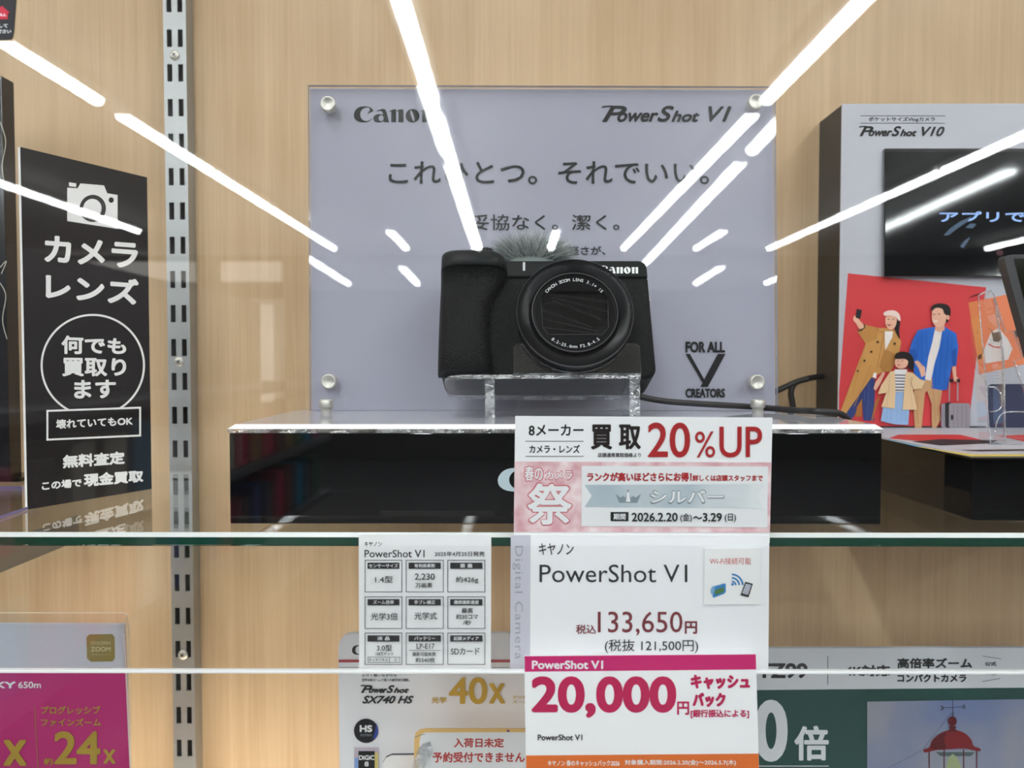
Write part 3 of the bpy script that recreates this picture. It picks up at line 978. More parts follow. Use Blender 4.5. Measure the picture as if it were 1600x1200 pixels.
# card hung edge-on under the shelf at the left
xs_ = P(0, 895, 0.338).x
b = MB()
zt_ = Z_SH - 0.0065; zb_ = P(0, 895, 0.338).z
b.box((xs_ - 0.0012, 0.332, zb_), (xs_, 0.40, zt_), bsdf_mat('taupe_card', rgb(128, 118, 106), 0.4))
tag(b.build('hanging_card'), 'taupe card hung edge-on beneath the left end of the glass shelf', 'card')

# door sticker on the outside of the pane
r = thing('door_sticker', 'black sticker with red arrow on the glass at the upper left corner', 'sticker', P(0, 60, 0.289))
pst = facing(0.2894)
b = MB(); o_ = [(-60, -40), (26, -40), (25, 0), (21.5, 48), (19.5, 58), (16.5, 61.5), (10, 62), (-60, 62)]
b.prism([pst.at(*p) for p in o_], (0, 0.0004, 0), ink(32, 32, 36)); b.build('vinyl', r)
pr = Print(pst)
pr.poly([(-10, 20), (3, 9), (15.5, 20), (12.3, 20), (12, 30), (-6, 30), (-6, 20)], ink(190, 35, 60))
pr.text('PULL', -9, 21, 10, 25.2, W, 0.3); pr.text('押して', -11, 37, 12, 43.3, W, 0.25); pr.text('ください', -11, 46, 17.5, 52, W, 0.25)
pr.build('lettering', r)

# ------------------------------------------------------------------ product board at the right with screen and family photo
YV = 0.509
x0 = P(1311, 560, YV).x
zt_ = P(1315, 162, YV).z; zb_ = EYE.z - 0.0456
ZV_ = EYE.z - 0.0456
r = thing('product_board', 'white boxed display board with black screen above a red family photo', 'display board', (x0 + 0.1, YV, zb_))
M_side = bsdf_mat('dark_grey_board_side', (0.030, 0.029, 0.026, 1), 0.5)
b = MB(); b.box((x0, YV + 0.0012, zb_), (x0 + 0.24, Y_WALL - 0.0005, zt_ - 0.0006), M_side); b.build('case', r)
b = MB(); b.box((x0 - 0.0003, YV, zb_), (x0 + 0.2403, YV + 0.0012, zt_), M_whiteb, 0.0004); b.build('white_front', r)
pv = facing(YV)
pr = Print(pv)
pr.line([(1344, 181), (1477, 181)], 0.8, K); pr.line([(1344, 192.5), (1477, 192.5)], 0.8, K)
pr.text('ポケットサイズVlogカメラ', 1357, 182.7, 1461, 190.8, K, 0.15)
model_name(pr, 1343, 197, 1476, 213, K, 'V10', 0.7, ((0.0, 0.165), (0.105, 0.385), (0.375, 0.49), (0.475, 0.675), (0.73, 1.0)))
pr.build('lettering', r)
# screen, leaning back slightly
th = math.radians(1.3)
pc = Plane(P(1500, 332, YV - 0.0030), (0, -math.cos(th), math.sin(th)))
M_scr = bsdf_mat('switched_screen_glass', (0.004, 0.0045, 0.006, 1), 0.04)
b = MB(); b.prism([pc.at(*p) for p in rrect(1381, 232, 1720, 432, 3)], -pc.n * 0.0024, M_cblack, ink(120, 122, 126)); 
b.prism([pc.at(*p, 0.0003) for p in rrect(1383.5, 237, 1717, 431, 2)], -pc.n * 0.0002, M_scr); b.build('screen', r)
pr = Print(pc, 0.0005)
scr_ink = bsdf_mat('lit_screen_text', rgb(120, 150, 200), 0.3, emit=0.55)
pr.text('アプリで撮影', 1468, 330, 1672, 347.5, scr_ink, 0.7)
dimb = bsdf_mat('lit_screen_blue', rgb(40, 62, 84), 0.3, emit=0.5)
for p in (((1474, 368), (1484, 357), (1500, 346), (1518, 338), (1512, 346), (1492, 360), (1482, 368)), ((1508, 356), (1516, 349), (1526, 350), (1520, 357)), ((1500, 385), (1506, 377), (1516, 370), (1512, 378), (1505, 388))):
    pr.poly(list(p), dimb)
pr.poly(ell(1562, 395, 6, 5, 16), ink(70, 38, 42))
pr.build('screen_picture', r)
# printed family photo
pr = Print(pv)
RED = ink(206, 62, 66)
pr.poly([(1325, 427), (1541, 449), (1534, 490), (1513, 668.5), (1310.5, 668.5), (1311, 612)], RED)
pr.poly([(1513, 473), (1610, 452), (1640, 560), (1530, 585), (1527, 560)], ink(226, 130, 92))
pr.poly([(1513, 473), (1527, 470), (1539, 560), (1529, 565)], ink(222, 140, 80))
pr.poly([(1530, 560), (1640, 540), (1640, 565), (1532, 572)], ink(226, 130, 92))
pr.poly([(1528, 556), (1534, 552), (1534, 560), (1528, 562)], K)
pr.poly([(1537, 548), (1548, 520), (1560, 512), (1575, 530), (1582, 545), (1575, 562), (1540, 568)], ink(222, 215, 212))     # a white cat
pr.poly([(1548, 514), (1552, 520), (1562, 518), (1566, 528), (1560, 535), (1552, 533)], ink(90, 84, 80))
pr.poly([(1584, 518), (1592, 514), (1594, 524), (1588, 528)], ink(80, 72, 70))
pr.line([(1544, 537), (1552, 542), (1564, 543)], 2.0, ink(190, 60, 60))
pr.poly(rrect(1544, 600, 1640, 668, 6), ink(58, 62, 88))
fx = lambda x, y: (1300 + x / 5.715, 460 + y / 5.715)
def FP(pts, c, n=4): pr.poly(cat_spline([fx(*p) for p in pts], n), ink(*c))
def FQ(pts, c): pr.poly([fx(*p) for p in pts], ink(*c))
SK = (232, 178, 152); HAIR = (34, 26, 26)
# woman in a long camel coat, arm raised with a small camera
FQ([(95, 1105), (240, 860), (350, 740), (385, 760), (375, 1130), (280, 1125), (270, 980), (175, 1115)], (52, 66, 122))
FQ([(60, 1090), (180, 760), (300, 440), (370, 330), (420, 300), (500, 300), (590, 330), (618, 430), (590, 560), (540, 660), (440, 700), (350, 745), (95, 1105)], (203, 150, 84))
FQ([(240, 310), (290, 270), (420, 300), (400, 400), (300, 440), (225, 330)], (190, 136, 72))
FQ([(470, 480), (600, 560), (520, 690), (450, 690), (420, 640)], (182, 130, 70))
FQ([(385, 960), (440, 890), (400, 1000), (360, 1130), (350, 1130)], (178, 110, 50))
FQ([(225, 1000), (270, 930), (265, 1095), (205, 1090)], (178, 110, 50))
FP([(190, 230), (200, 190), (225, 205), (255, 240), (295, 285), (280, 315), (240, 300), (215, 260)], SK)
FQ([(228, 318), (252, 312), (286, 296), (280, 265), (265, 252), (295, 270), (296, 300), (262, 326), (235, 330)], (60, 46, 34))
FQ([(222, 130), (268, 138), (252, 218), (210, 208)], (36, 36, 40))
FP([(560, 300), (590, 220), (608, 250), (600, 330), (606, 400), (580, 360)], HAIR)
FQ([(470, 330), (545, 330), (540, 380), (475, 500)], (238, 230, 224))
FP([(482, 200), (530, 195), (575, 215), (572, 270), (545, 310), (510, 312), (485, 280), (476, 240)], SK)
FP([(470, 190), (462, 165), (500, 145), (560, 145), (600, 175), (612, 225), (598, 235), (570, 205), (520, 190)], (238, 214, 204))
FP([(494, 262), (515, 272), (530, 262), (520, 280), (502, 280)], (150, 50, 50))
for x, y in ((505, 222), (548, 222)): pr.poly([fx(*p) for p in ell(x, y, 9, 4, 10)], ink(70, 44, 40))
for x, y in ((408, 425), (352, 512), (290, 592), (232, 684), (560, 440)): pr.poly([fx(*p) for p in ell(x, y, 11, 11, 12)], ink(58, 46, 36))
pr.line([fx(*p) for p in ((400, 300), (430, 340), (470, 330), (400, 660))], 0.6, ink(140, 98, 52))
FQ([(455, 690), (475, 700), (430, 800), (390, 860), (370, 840), (385, 790)], SK)
FQ([(372, 700), (398, 700), (395, 750), (362, 740)], (236, 228, 222))
# man in a blue shirt
FQ([(730, 860), (830, 740), (900, 760), (985, 850), (960, 1010), (970, 1120), (930, 1190), (895, 1190), (890, 1110), (890, 980), (850, 860), (830, 880), (800, 1190), (740, 1190), (725, 980)], (200, 156, 112))
FQ([(765, 320), (850, 300), (920, 290), (1010, 290), (1110, 350), (1128, 470), (1110, 640), (1070, 640), (1050, 740), (1030, 850), (980, 856), (888, 840), (900, 740), (830, 770), (770, 750), (730, 700), (735, 600), (685, 520), (715, 420)], (40, 104, 196))
FQ([(920, 310), (985, 320), (960, 470), (915, 620), (885, 770), (830, 760), (860, 560), (895, 430)], (236, 228, 222))
FQ([(1070, 500), (1112, 480), (1108, 640), (1072, 630)], (30, 84, 168))
FQ([(690, 500), (740, 480), (765, 560), (735, 600), (700, 560)], (30, 84, 168))
FQ([(735, 600), (765, 590), (830, 650), (835, 720), (800, 740), (775, 660)], SK)
FQ([(925, 270), (1005, 250), (1005, 320), (960, 335), (920, 320)], (222, 166, 140))
FP([(895, 170), (900, 110), (960, 100), (1020, 120), (1040, 190), (1015, 250), (970, 290), (930, 285), (900, 250), (892, 210)], SK)
FP([(890, 150), (888, 110), (930, 85), (1000, 83), (1050, 110), (1060, 170), (1045, 215), (1035, 245), (1015, 250), (1022, 190), (1000, 170), (985, 130), (930, 120)], HAIR)
FP([(905, 225), (925, 238), (945, 230), (935, 246), (915, 246)], (245, 235, 228))
for x, y in ((912, 178), (955, 176)): pr.poly([fx(*p) for p in ell(x, y, 10, 4, 10)], ink(60, 40, 36))
pr.poly([fx(*p) for p in ell(1035, 205, 14, 22, 14)], ink(226, 168, 142))
FQ([(1072, 650), (1105, 640), (1112, 730), (1135, 760), (1120, 785), (1090, 775), (1080, 720)], SK)
# girl with a beige jacket and blue skirt
FQ([(455, 1010), (570, 870), (640, 870), (690, 1040), (680, 1165), (560, 1160), (435, 1130)], (150, 180, 220))
for x in (490, 530, 585, 625, 660): pr.line([fx(x, 1020), fx(x - 6, 1150)], 0.5, ink(122, 154, 200))
FQ([(560, 670), (670, 670), (680, 870), (560, 870)], (232, 228, 228))
for i in range(6): pr.line([fx(562, 720 + 27 * i), fx(672, 722 + 27 * i)], 1.6, ink(56, 56, 84))
FQ([(520, 690), (560, 680), (568, 860), (560, 1020), (440, 1005), (490, 860), (480, 880), (410, 890), (440, 810)], (230, 198, 156))
FQ([(650, 780), (660, 690), (720, 700), (790, 760), (835, 770), (800, 840), (720, 850), (760, 1030), (630, 1030)], (230, 198, 156))
pr.line([fx(715, 735), fx(705, 800), fx(730, 850)], 0.7, ink(90, 66, 46))
FP([(560, 600), (570, 530), (640, 510), (710, 540), (735, 620), (720, 680), (680, 650), (640, 560), (590, 560)], HAIR)
FP([(562, 590), (580, 560), (640, 560), (680, 600), (660, 650), (610, 662), (570, 640)], SK)
FQ([(565, 560), (580, 525), (640, 515), (690, 545), (685, 595), (650, 575), (570, 578)], HAIR)
FP([(584, 622), (600, 630), (612, 620), (604, 634), (590, 634)], (150, 60, 60))
pr.poly([fx(*p) for p in ell(590, 596, 6, 3, 10)], ink(60, 40, 36)); pr.poly([fx(*p) for p in ell(628, 594, 6, 3, 10)], ink(60, 40, 36))
# suitcase
FQ([(1045, 770), (1055, 770), (1052, 950), (1042, 960)], (150, 146, 150)); FQ([(1118, 770), (1130, 770), (1128, 950), (1116, 950)], (150, 146, 150))
FQ([(1050, 755), (1085, 755), (1080, 785), (1050, 785)], (30, 28, 30)); FQ([(1115, 755), (1143, 755), (1143, 785), (1118, 785)], (30, 28, 30))
pr.poly([fx(*p) for p in rrect(975, 975, 1040, 1192, 16)], ink(140, 132, 142)); pr.poly([fx(*p) for p in rrect(1010, 965, 1075, 1192, 20)], ink(44, 42, 46))
pr.poly([fx(*p) for p in rrect(1045, 972, 1235, 1192, 22)], ink(150, 140, 148))
for x in (1085, 1120, 1160, 1200): pr.line([fx(x, 990), fx(x, 1190)], 0.7, ink(118, 110, 118))
pr.poly([fx(*p) for p in rrect(1062, 1075, 1082, 1120, 6)], K)
for a_, b_ in (((300, 440), (180, 900)), ((345, 640), (200, 1000)), ((540, 560), (450, 660)), ((520, 600), (470, 690)), ((250, 330), (330, 380))):
    pr.line([fx(*a_), fx(*b_)], 0.9, ink(180, 128, 66))
for a_, b_ in (((770, 380), (760, 560)), ((800, 340), (805, 640)), ((840, 330), (850, 560)), ((990, 330), (950, 820)), ((1040, 340), (1000, 840)), ((1075, 380), (1060, 600)), ((930, 620), (915, 830))):
    pr.line([fx(*a_), fx(*b_)], 1.0, ink(32, 88, 172))
for a_, b_ in (((900, 800), (925, 1150)), ((960, 860), (940, 1080)), ((760, 900), (770, 1150))):
    pr.line([fx(*a_), fx(*b_)], 0.9, ink(176, 132, 90))
for a_, b_ in (((330, 800), (310, 1120)), ((290, 860), (290, 960))):
    pr.line([fx(*a_), fx(*b_)], 1.0, ink(74, 92, 150))
for a_, b_ in (((520, 720), (490, 1000)), ((690, 740), (720, 1020))):
    pr.line([fx(*a_), fx(*b_)], 0.7, ink(206, 172, 130))
pr.build('family_photo', r)
b = MB(); b.box((P(1376, 669, YV).x, YV - 0.0008, ZV_), (P(1540, 669, YV).x, YV - 0.0001, ZV_ + 0.0010), M_black); b.build('foot_slot', r)

# plinth of that board
XV = P(1518, 812, 0.357).x
r = thing('product_plinth', 'gloss black plinth with printed top under the red family photo board', 'plinth', (XV + 0.1, 0.43, Z_SH))
ZV = EYE.z - 0.0456
b = MB(); b.box((XV, 0.357, Z_SH), (XV + 0.24, 0.545, ZV - 0.0012), M_gloss, 0.0009); b.build('black_body', r)
b = MB(); b.box((XV - 0.0004, 0.3566, ZV - 0.0011), (XV + 0.24, 0.5088, ZV - 0.0001), M_whiteb)
b.build('printed_top', r)
ptop = Plane((0, 0, ZV), (0, 0, 1))
pr = Print(ptop, -0.00006)
pr.poly([(1388, 685), (1404, 679), (1500, 679), (1545, 690), (1460, 691)], ink(200, 44, 48))
pr.poly([(1425, 690), (1470, 686), (1560, 688), (1540, 693), (1470, 696)], ink(40, 34, 34))
pr.poly([(1560, 681), (1600, 679), (1700, 690), (1620, 694)], ink(196, 40, 46))
pr.poly([(1500, 703), (1700, 700), (1700, 703), (1530, 705)], ink(60, 50, 50))
pr.build('printed_artwork', r)
pr.poly([(1384, 684), (1400, 690), (1440, 697), (1437, 699), (1390, 688)], ink(90, 160, 200))
pr.poly([(1437, 698), (1519, 710), (1900, 709), (1900, 712.2), (1518, 713.2), (1430, 697.5)], ink(214, 190, 90))
pr.build('coloured_edge', r)

# clear acrylic stand and the small device it holds
g = lambda x, y: (1440 + x / 3.75, 380 + y / 3.75)
ya = 0.404
ps2 = facing(ya)
r = thing('device_stand', 'clear acrylic stand on the printed plinth in front of the family photo', 'stand', P(1570, 680, ya))
A_ = [(333, 308), (352, 540), (372, 760), (388, 985), (403, 1112), (492, 1112), (486, 800), (478, 640), (430, 322), (412, 276), (372, 284)]
B_ = [(430, 322), (492, 520), (540, 512), (572, 600), (596, 668), (545, 690), (600, 850), (700, 1112), (492, 1112), (478, 640)]
zf = ZV
def stand_pts(L): 
    o = []
    for p in L:
        w_ = ps2.at(*g(*p))
        if p[1] > 1100: w_.z = zf
        o.append(w_)
    return o
A3, B3 = stand_pts(A_), stand_pts(B_)
b = MB(); b.prism(A3, (0.004, 0.016, 0), M_acryl, M_acryl)
b.tube(A3 + [A3[0]], 0.00035, M_edge, 6, False); b.build('side_plate', r)
b = MB(); b.prism(B3, (0, 0.0018, 0), M_acryl, M_edge); b.tube(B3, 0.0003, M_edge, 6, False); b.build('front_plate', r)
b = MB()
b.tube([ps2.at(*p) for p in cat_spline([g(385, 842), (g(430, 846)), g(462, 880), g(470, 930), g(455, 975), g(400, 988)], 5, False)], 0.0004, M_edge, 6)
b.tube([ps2.at(*p) for p in cat_spline([g(432, 1105), g(440, 1050), g(470, 1000), g(520, 988), g(600, 988)], 5, False)], 0.0004, M_edge, 6)
b.build('cut_edges', r)
yd = 0.398
pd = facing(yd)
r = thing('flip_screen', 'dark grey flip screen leaning in the clear stand at the right side', 'screen', P(1620, 540, yd))
o_ = cat_spline([(1571, 412), (1571.5, 402), (1579, 398), (1600, 397.5)], 4, False) + [(1720, 397), (1760, 560), (1612, 560)]
b = MB(); b.prism([pd.at(*p) for p in o_], (0, 0.006, 0), bsdf_mat('dark_grey_plastic', (0.055, 0.056, 0.06, 1), 0.35)); b.build('frame', r)
pr = Print(pd, 0.0001); pr.poly([(1584, 404), (1710, 404), (1745, 552), (1621, 552)], bsdf_mat('olive_screen', (0.010, 0.011, 0.006, 1), 0.08)); pr.build('display', r)

# ------------------------------------------------------------------ price cards
def card(name, label, cat, y, quad, mat=M_paper, t=0.0004):
    pl = facing(y)
    pts = [pl.at(*p) for p in quad]
    lo = min(p.z for p in pts)
    r = thing(name, label, cat, ((pts[0].x + pts[1].x) / 2, y, lo))
    b = MB(); b.prism(pts, (0, t, 0), mat); b.build('paper', r)
    return r, Print(pl)

c4 = lambda x, y: (780 + x / 3.6364, 640 + y / 3.6364)
DR = ink(168, 32, 36)
r, pr = card('promotion_card', 'white and pink card offering 20% UP, above the big price card', 'card', 0.3262, [(805, 650), (1207, 652.5), (1202.5, 849), (802.5, 849)])
pr.text('8メーカー', 826, 663, 912, 681, K, 0.5)
pr.line([(821, 689.5), (912, 689.5)], 0.9, K); pr.text('カメラ・レンズ', 827, 695, 906, 708, K, 0.35); pr.line([(821, 713), (912, 713)], 0.9, K)
pr.text('買 取', 923, 663, 1001.5, 702.5, ink(30, 20, 20), 1.3)
pr.text('店頭通常買取価格より', 934, 707.5, 1001.5, 714.5, K, 0.15)
pr.text('20', 1012, 660, 1078.5, 715, DR, 1.0); pr.text('%', 1086, 674, 1117.5, 715, DR, 0.2); pr.text('UP', 1124, 666.5, 1191, 715, DR, 0.7)
pr.build('heading_lettering', r)
PINK = bpy.data.materials.new('mottled_pink_print'); PINK.use_nodes = True
nt = PINK.node_tree; bs = nt.nodes['Principled BSDF']; bs.inputs['Roughness'].default_value = 0.55
no = nt.nodes.new('ShaderNodeTexNoise'); no.inputs['Scale'].default_value = 120; no.inputs['Detail'].default_value = 5
tcn = nt.nodes.new('ShaderNodeTexCoord'); nt.links.new(tcn.outputs['Object'], no.inputs[0])
rp = nt.nodes.new('ShaderNodeValToRGB'); rp.color_ramp.elements[0].position = 0.35; rp.color_ramp.elements[0].color = rgb(214, 160, 168)
rp.color_ramp.elements[1].position = 0.68; rp.color_ramp.elements[1].color = rgb(244, 226, 228)
nt.links.new(no.outputs[0], rp.inputs[0]); nt.links.new(rp.outputs[0], bs.inputs['Base Color'])
pr.poly([(804, 721), (1205.5, 722.5), (1203, 832), (803, 831)], PINK)
pr.build('pink_panel', r)
OUT = ink(206, 96, 108)
pr.text('春の', 818, 727, 850, 753, OUT, 1.5); pr.text('カメラ', 851, 734, 896, 751, OUT, 1.3); pr.text('祭', 822, 753, 896, 822, OUT, 3.0)
pr.text('春の', 819.5, 728.5, 848.5, 751.5, W, 0.5); pr.text('カメラ', 852.5, 735.5, 894.5, 749.5, W, 0.4); pr.text('祭', 824, 755, 894, 820, W, 1.7)
pr.build('festival_lettering', r)
pr.poly([(909, 728), (1200, 729), (1199, 824), (908.5, 822)], W)
pr.text('ランクが高いほどさらにお得！', 917, 738, 1081, 752.5, DR, 0.7); pr.text('詳しくは店頭スタッフまで', 1082, 742, 1192, 752, DR, 0.45)
pr.build('white_panel', r)
SILV = bpy.data.materials.new('silver_ribbon_print'); SILV.use_nodes = True
nt = SILV.node_tree; bs = nt.nodes['Principled BSDF']; bs.inputs['Roughness'].default_value = 0.5
tcn = nt.nodes.new('ShaderNodeTexCoord'); mp = nt.nodes.new('ShaderNodeMapping'); mp.inputs['Scale'].default_value = (30, 0, 12)
nt.links.new(tcn.outputs['Object'], mp.inputs[0]); no = nt.nodes.new('ShaderNodeTexNoise'); no.inputs['Scale'].default_value = 1.0
nt.links.new(mp.outputs[0], no.inputs[0]); rp = nt.nodes.new('ShaderNodeValToRGB')
rp.color_ramp.elements[0].position = 0.3; rp.color_ramp.elements[0].color = rgb(160, 178, 190); rp.color_ramp.elements[1].position = 0.7; rp.color_ramp.elements[1].color = rgb(224, 228, 230)
nt.links.new(no.outputs[0], rp.inputs[0]); nt.links.new(rp.outputs[0], bs.inputs['Base Color'])
pr.poly([c4(*p) for p in ((485, 428), (1510, 422), (1464, 490), (1505, 562), (485, 554), (526, 490))], SILV)
GR = ink(132, 146, 154)
pr.poly([c4(*p) for p in ((660, 478), (690, 500), (705, 490), (718, 500), (730, 470), (726, 455), (738, 455), (736, 470), (748, 500), (762, 490), (775, 500), (806, 478), (784, 530), (682, 530))], GR)
pr.poly([c4(*p) for p in ((728, 470), (738, 470), (746, 524), (720, 524))], W)
pr.text('シルバー', 1014.5, 764.5, 1132, 788, ink(120, 134, 142), 1.7); pr.text('シルバー', 1016, 766, 1130.5, 786.5, W, 0.8)
pr.build('silver_ribbon', r)
pr.poly(rect(954, 800, 982, 814.3), K); pr.text('期間', 958.5, 802.5, 977.5, 812, W, 0.25)
pr.text('2026.2.20', 987, 801, 1059, 815, K, 0.45); pr.text('(金)', 1063, 802, 1081, 816, K, 0.2); pr.text('〜', 1083, 806.5, 1097, 811.5, K, 0.5); pr.text('3.29', 1098, 801.5, 1128, 815, K, 0.45); pr.text('(日)', 1132.5, 802.5, 1150, 816, K, 0.2)
pr.build('date_lettering', r)

r, pr = card('price_card', 'large white price card showing 133,650 yen, in the clear rail', 'price card', 0.3240, [(798, 836), (1202, 836), (1200.5, 1046), (797, 1046)], bsdf_mat('bright_white_card', (0.93, 0.935, 0.96, 1), 0.6, 0, 0.2))
pr.poly([(798, 836), (829, 836), (828, 1046), (797, 1046)], ink(205, 204, 216))
vs, fs = glyphs('Digital Camera', 0, 1.12)
q = [(817, 853), (817, 1030), (801, 1030), (801, 853)]
pr.quad_text('Digital Camera', q, ink(160, 160, 170), 0.0, 0, 1.12)
pr.build('side_band', r)
pr.text('キヤノン', 842, 849, 896, 867, K, 0.25); pr.text('PowerShot V1', 843, 882, 1074, 910, K, 0)
pr.build('name_lettering', r)
MAR = ink(120, 26, 40)
pr.text('税込', 900, 976, 931.5, 990.5, MAR, 0.3); pr.text('133,650', 934, 955.5, 1066.5, 993.5, MAR, 0.1); pr.text('円', 1070, 970.5, 1089.5, 990.5, MAR, 0.7)
pr.text('(税抜 121,500円)', 945, 999, 1091, 1020.5, K, 0.1)
pr.build('price_lettering', r)
pl = facing(0.3232)
sq = [(1101, 857), (1189, 856), (1188, 944), (1100, 945)]
b = MB(); b.prism([pl.at(*p) for p in sq], (0, 0.0003, 0), ink(246, 246, 246)); st = b.build('wireless_sticker', r)
pr = Print(pl)
pr.text('Wi-Fi接続可能', 1109, 871.5, 1173.5, 882, ink(205, 70, 70), 0)
BL = ink(40, 130, 196)
for R0 in (6, 11.5, 17):
    cx, cy = 1143.5, 914.5
    arc = [(cx + R0 * math.cos(math.radians(a)), cy - R0 * math.sin(math.radians(a))) for a in range(2, 92, 8)]
    pr.line(arc, 2.7, BL)
pr.poly(ell(1144.5, 913, 2.1, 2.1, 16), BL)
pr.poly([(1116, 916), (1132, 911.5), (1134, 912.5), (1134, 925), (1131, 928), (1115, 934), (1113, 931)], BL)
pr.poly([(1117, 922), (1131, 917), (1131, 925), (1117, 930)], ink(70, 120, 60)); pr.poly(ell(1113.5, 922, 3.0, 6.5, 18, 0.2), ink(120, 170, 205))
pr.poly([(1164.5, 909), (1176.5, 912), (1169.5, 933.5), (1157, 930)], K); pr.poly([(1165.5, 912), (1174, 914), (1168.5, 929.5), (1159.8, 927)], ink(196, 206, 222))
for i in range(3):
    for j in range(4):
        pr.poly(ell(1166.5 + i * 2.4 - j * 1.3, 915.5 + j * 3.4 + i * 0.5, 0.8, 0.8, 8), ink(*random.choice(((190, 60, 60), (60, 90, 160), (80, 140, 80), (120, 120, 130)))))
pr.build('sticker_printing', st)

r, pr = card('cashback_card', 'white card with magenta band and 20,000 yen, lowest in front of the rail', 'card', 0.3168, [(819, 1025), (1181, 1022), (1187, 1240), (822.5, 1240)])
MG = ink(196, 22, 104)
MG2 = ink(184, 8, 78)
pr.poly([(819.5, 1025.3), (1181, 1022.3), (1181.5, 1046), (820, 1049.5)], MG)
pr.text('PowerShot V1', 831, 1032, 942.5, 1045.5, W, 0.6)
pr.build('magenta_band', r)
pr.text('20,000', 830, 1056.5, 1057, 1122, MG2, 3.0)
pr.text('円', 1058, 1096, 1077, 1117, MG2, 0.7); pr.text('キャッシュ', 1079, 1054, 1172, 1077, MG2, 1.4); pr.text('バック', 1082, 1082, 1134, 1105, MG2, 1.4); pr.text('[銀行振込による]', 1079, 1108.5, 1170.5, 1122.5, MG2, 0.45)
pr.build('amount_lettering', r)
pr.text('PowerShot V1', 840, 1147.5, 910, 1157, K, 0.3); pr.build('name_lettering', r)
pr.poly([(822, 1180.5), (1185, 1177.5), (1187, 1240), (822.5, 1240)], ink(216, 106, 34))
pr.text('キヤノン 春のキャッシュバック2026', 856, 1188, 968, 1197, W, 0.15); pr.text('対象購入期間:2026.2.20(金)〜2026.5.7(木)', 976, 1187, 1150, 1196.5, W, 0.15)
pr.build('orange_band', r)

r, pr = card('specification_card', 'white card with nine boxed camera specifications, in the clear rail', 'card', 0.3240, [(560.5, 835.5), (767.5, 835.5), (767, 1046), (561, 1046)])
c6 = lambda x, y: (520 + x / 5.218, 830 + y / 5.218)
def t6(s, x0, y0, x1, y1, m=K, bold=0.15):
    a = c6(x0, y0); bb = c6(x1, y1); pr.text(s, a[0], a[1], bb[0], bb[1], m, bold)
t6('キヤノン', 258, 85, 400, 124); t6('PowerShot V1', 258, 152, 748, 214); t6('2025年4月25日発売', 830, 165, 1238, 206)
heads = [['センサーサイズ', '有効画素数', '重 量'], ['ズーム倍率', '手ブレ補正', '連続撮影速度'], ['液 晶', 'バッテリー', '記録メディア']]
for j, (ya_, yb_) in enumerate(((237, 495), (535, 793), (830, 1086))):
    for i, (xa_, xb_) in enumerate(((263, 563), (598, 901), (937, 1240))):
        pr.outline([c6(*p) for p in rect(xa_, ya_, xb_, yb_)], 1.0, ink(60, 58, 70))
        pr.poly([c6(*p) for p in rect(xa_ + 20, ya_ + 19, xb_ - 20, ya_ + 70)], ink(24, 23, 26))
        w_ = 34 * len(heads[j][i]) / 2
        cxx = (xa_ + xb_) / 2
        t6(heads[j][i], cxx - w_, ya_ + 28, cxx + w_, ya_ + 60, W, 0.12)
pr.build('heading_and_boxes', r)
t6('1.4型', 345, 365, 488, 420); t6('2,230', 668, 345, 832, 404); t6('万画素', 672, 420, 812, 460); t6('約426g', 1003, 368, 1186, 426)
t6('光学3倍', 310, 665, 530, 725); t6('光学式', 665, 660, 850, 720); t6('最高', 1050, 625, 1142, 668); t6('約30コマ', 1005, 675, 1186, 718); t6('/秒', 1062, 725, 1128, 766)
t6('3.0型', 358, 925, 482, 976); t6('104万ドット', 350, 985, 494, 1016, K, 0.1); pr.outline([c6(*p) for p in rect(287, 1027, 546, 1070)], 0.8, K); pr.line([c6(462, 1027), c6(462, 1070)], 0.8, K)
t6('タッチパネル', 292, 1036, 450, 1062, K, 0.1); pr.outline([c6(*p) for p in ell(513, 1049, 10, 10, 16)], 0.7, K)
t6('LP-E17', 683, 916, 830, 960); pr.line([c6(620, 972), c6(880, 972)], 0.8, K); t6('撮影可能枚数', 648, 985, 842, 1020, K, 0.1); t6('約340枚', 674, 1030, 834, 1072); t6('SDカード', 962, 950, 1196, 1008)
pr.build('value_lettering', r)

# ------------------------------------------------------------------ lower shelf: boards seen below the rail
def board(name, label, y, quad, mat, t=0.003, lean=0.0):
    pl = Plane(P(800, 1200, y), (0, -math.cos(lean), math.sin(lean)))
    q = list(quad)
    pts = [pl.at(*p) for p in q]
    # run the sheet down to the lower shelf along its own plane
    dn = (pts[-1] - pts[0]); 
    def down(p):
        s = Vector((0, -math.sin(lean), -math.cos(lean)))
        return p + s * ((p.z - Z_LOW) / math.cos(lean))
    top = pts[:-2]
    full = top + [down(pts[-2]), down(pts[-1])]
    r = thing(name, label, 'product board', ((pts[0].x + pts[1].x) / 2, full[-1].y, Z_LOW))
    b = MB(); b.prism(full, -pl.n * t, mat); b.build('panel', r)
    return r, Print(pl), pl

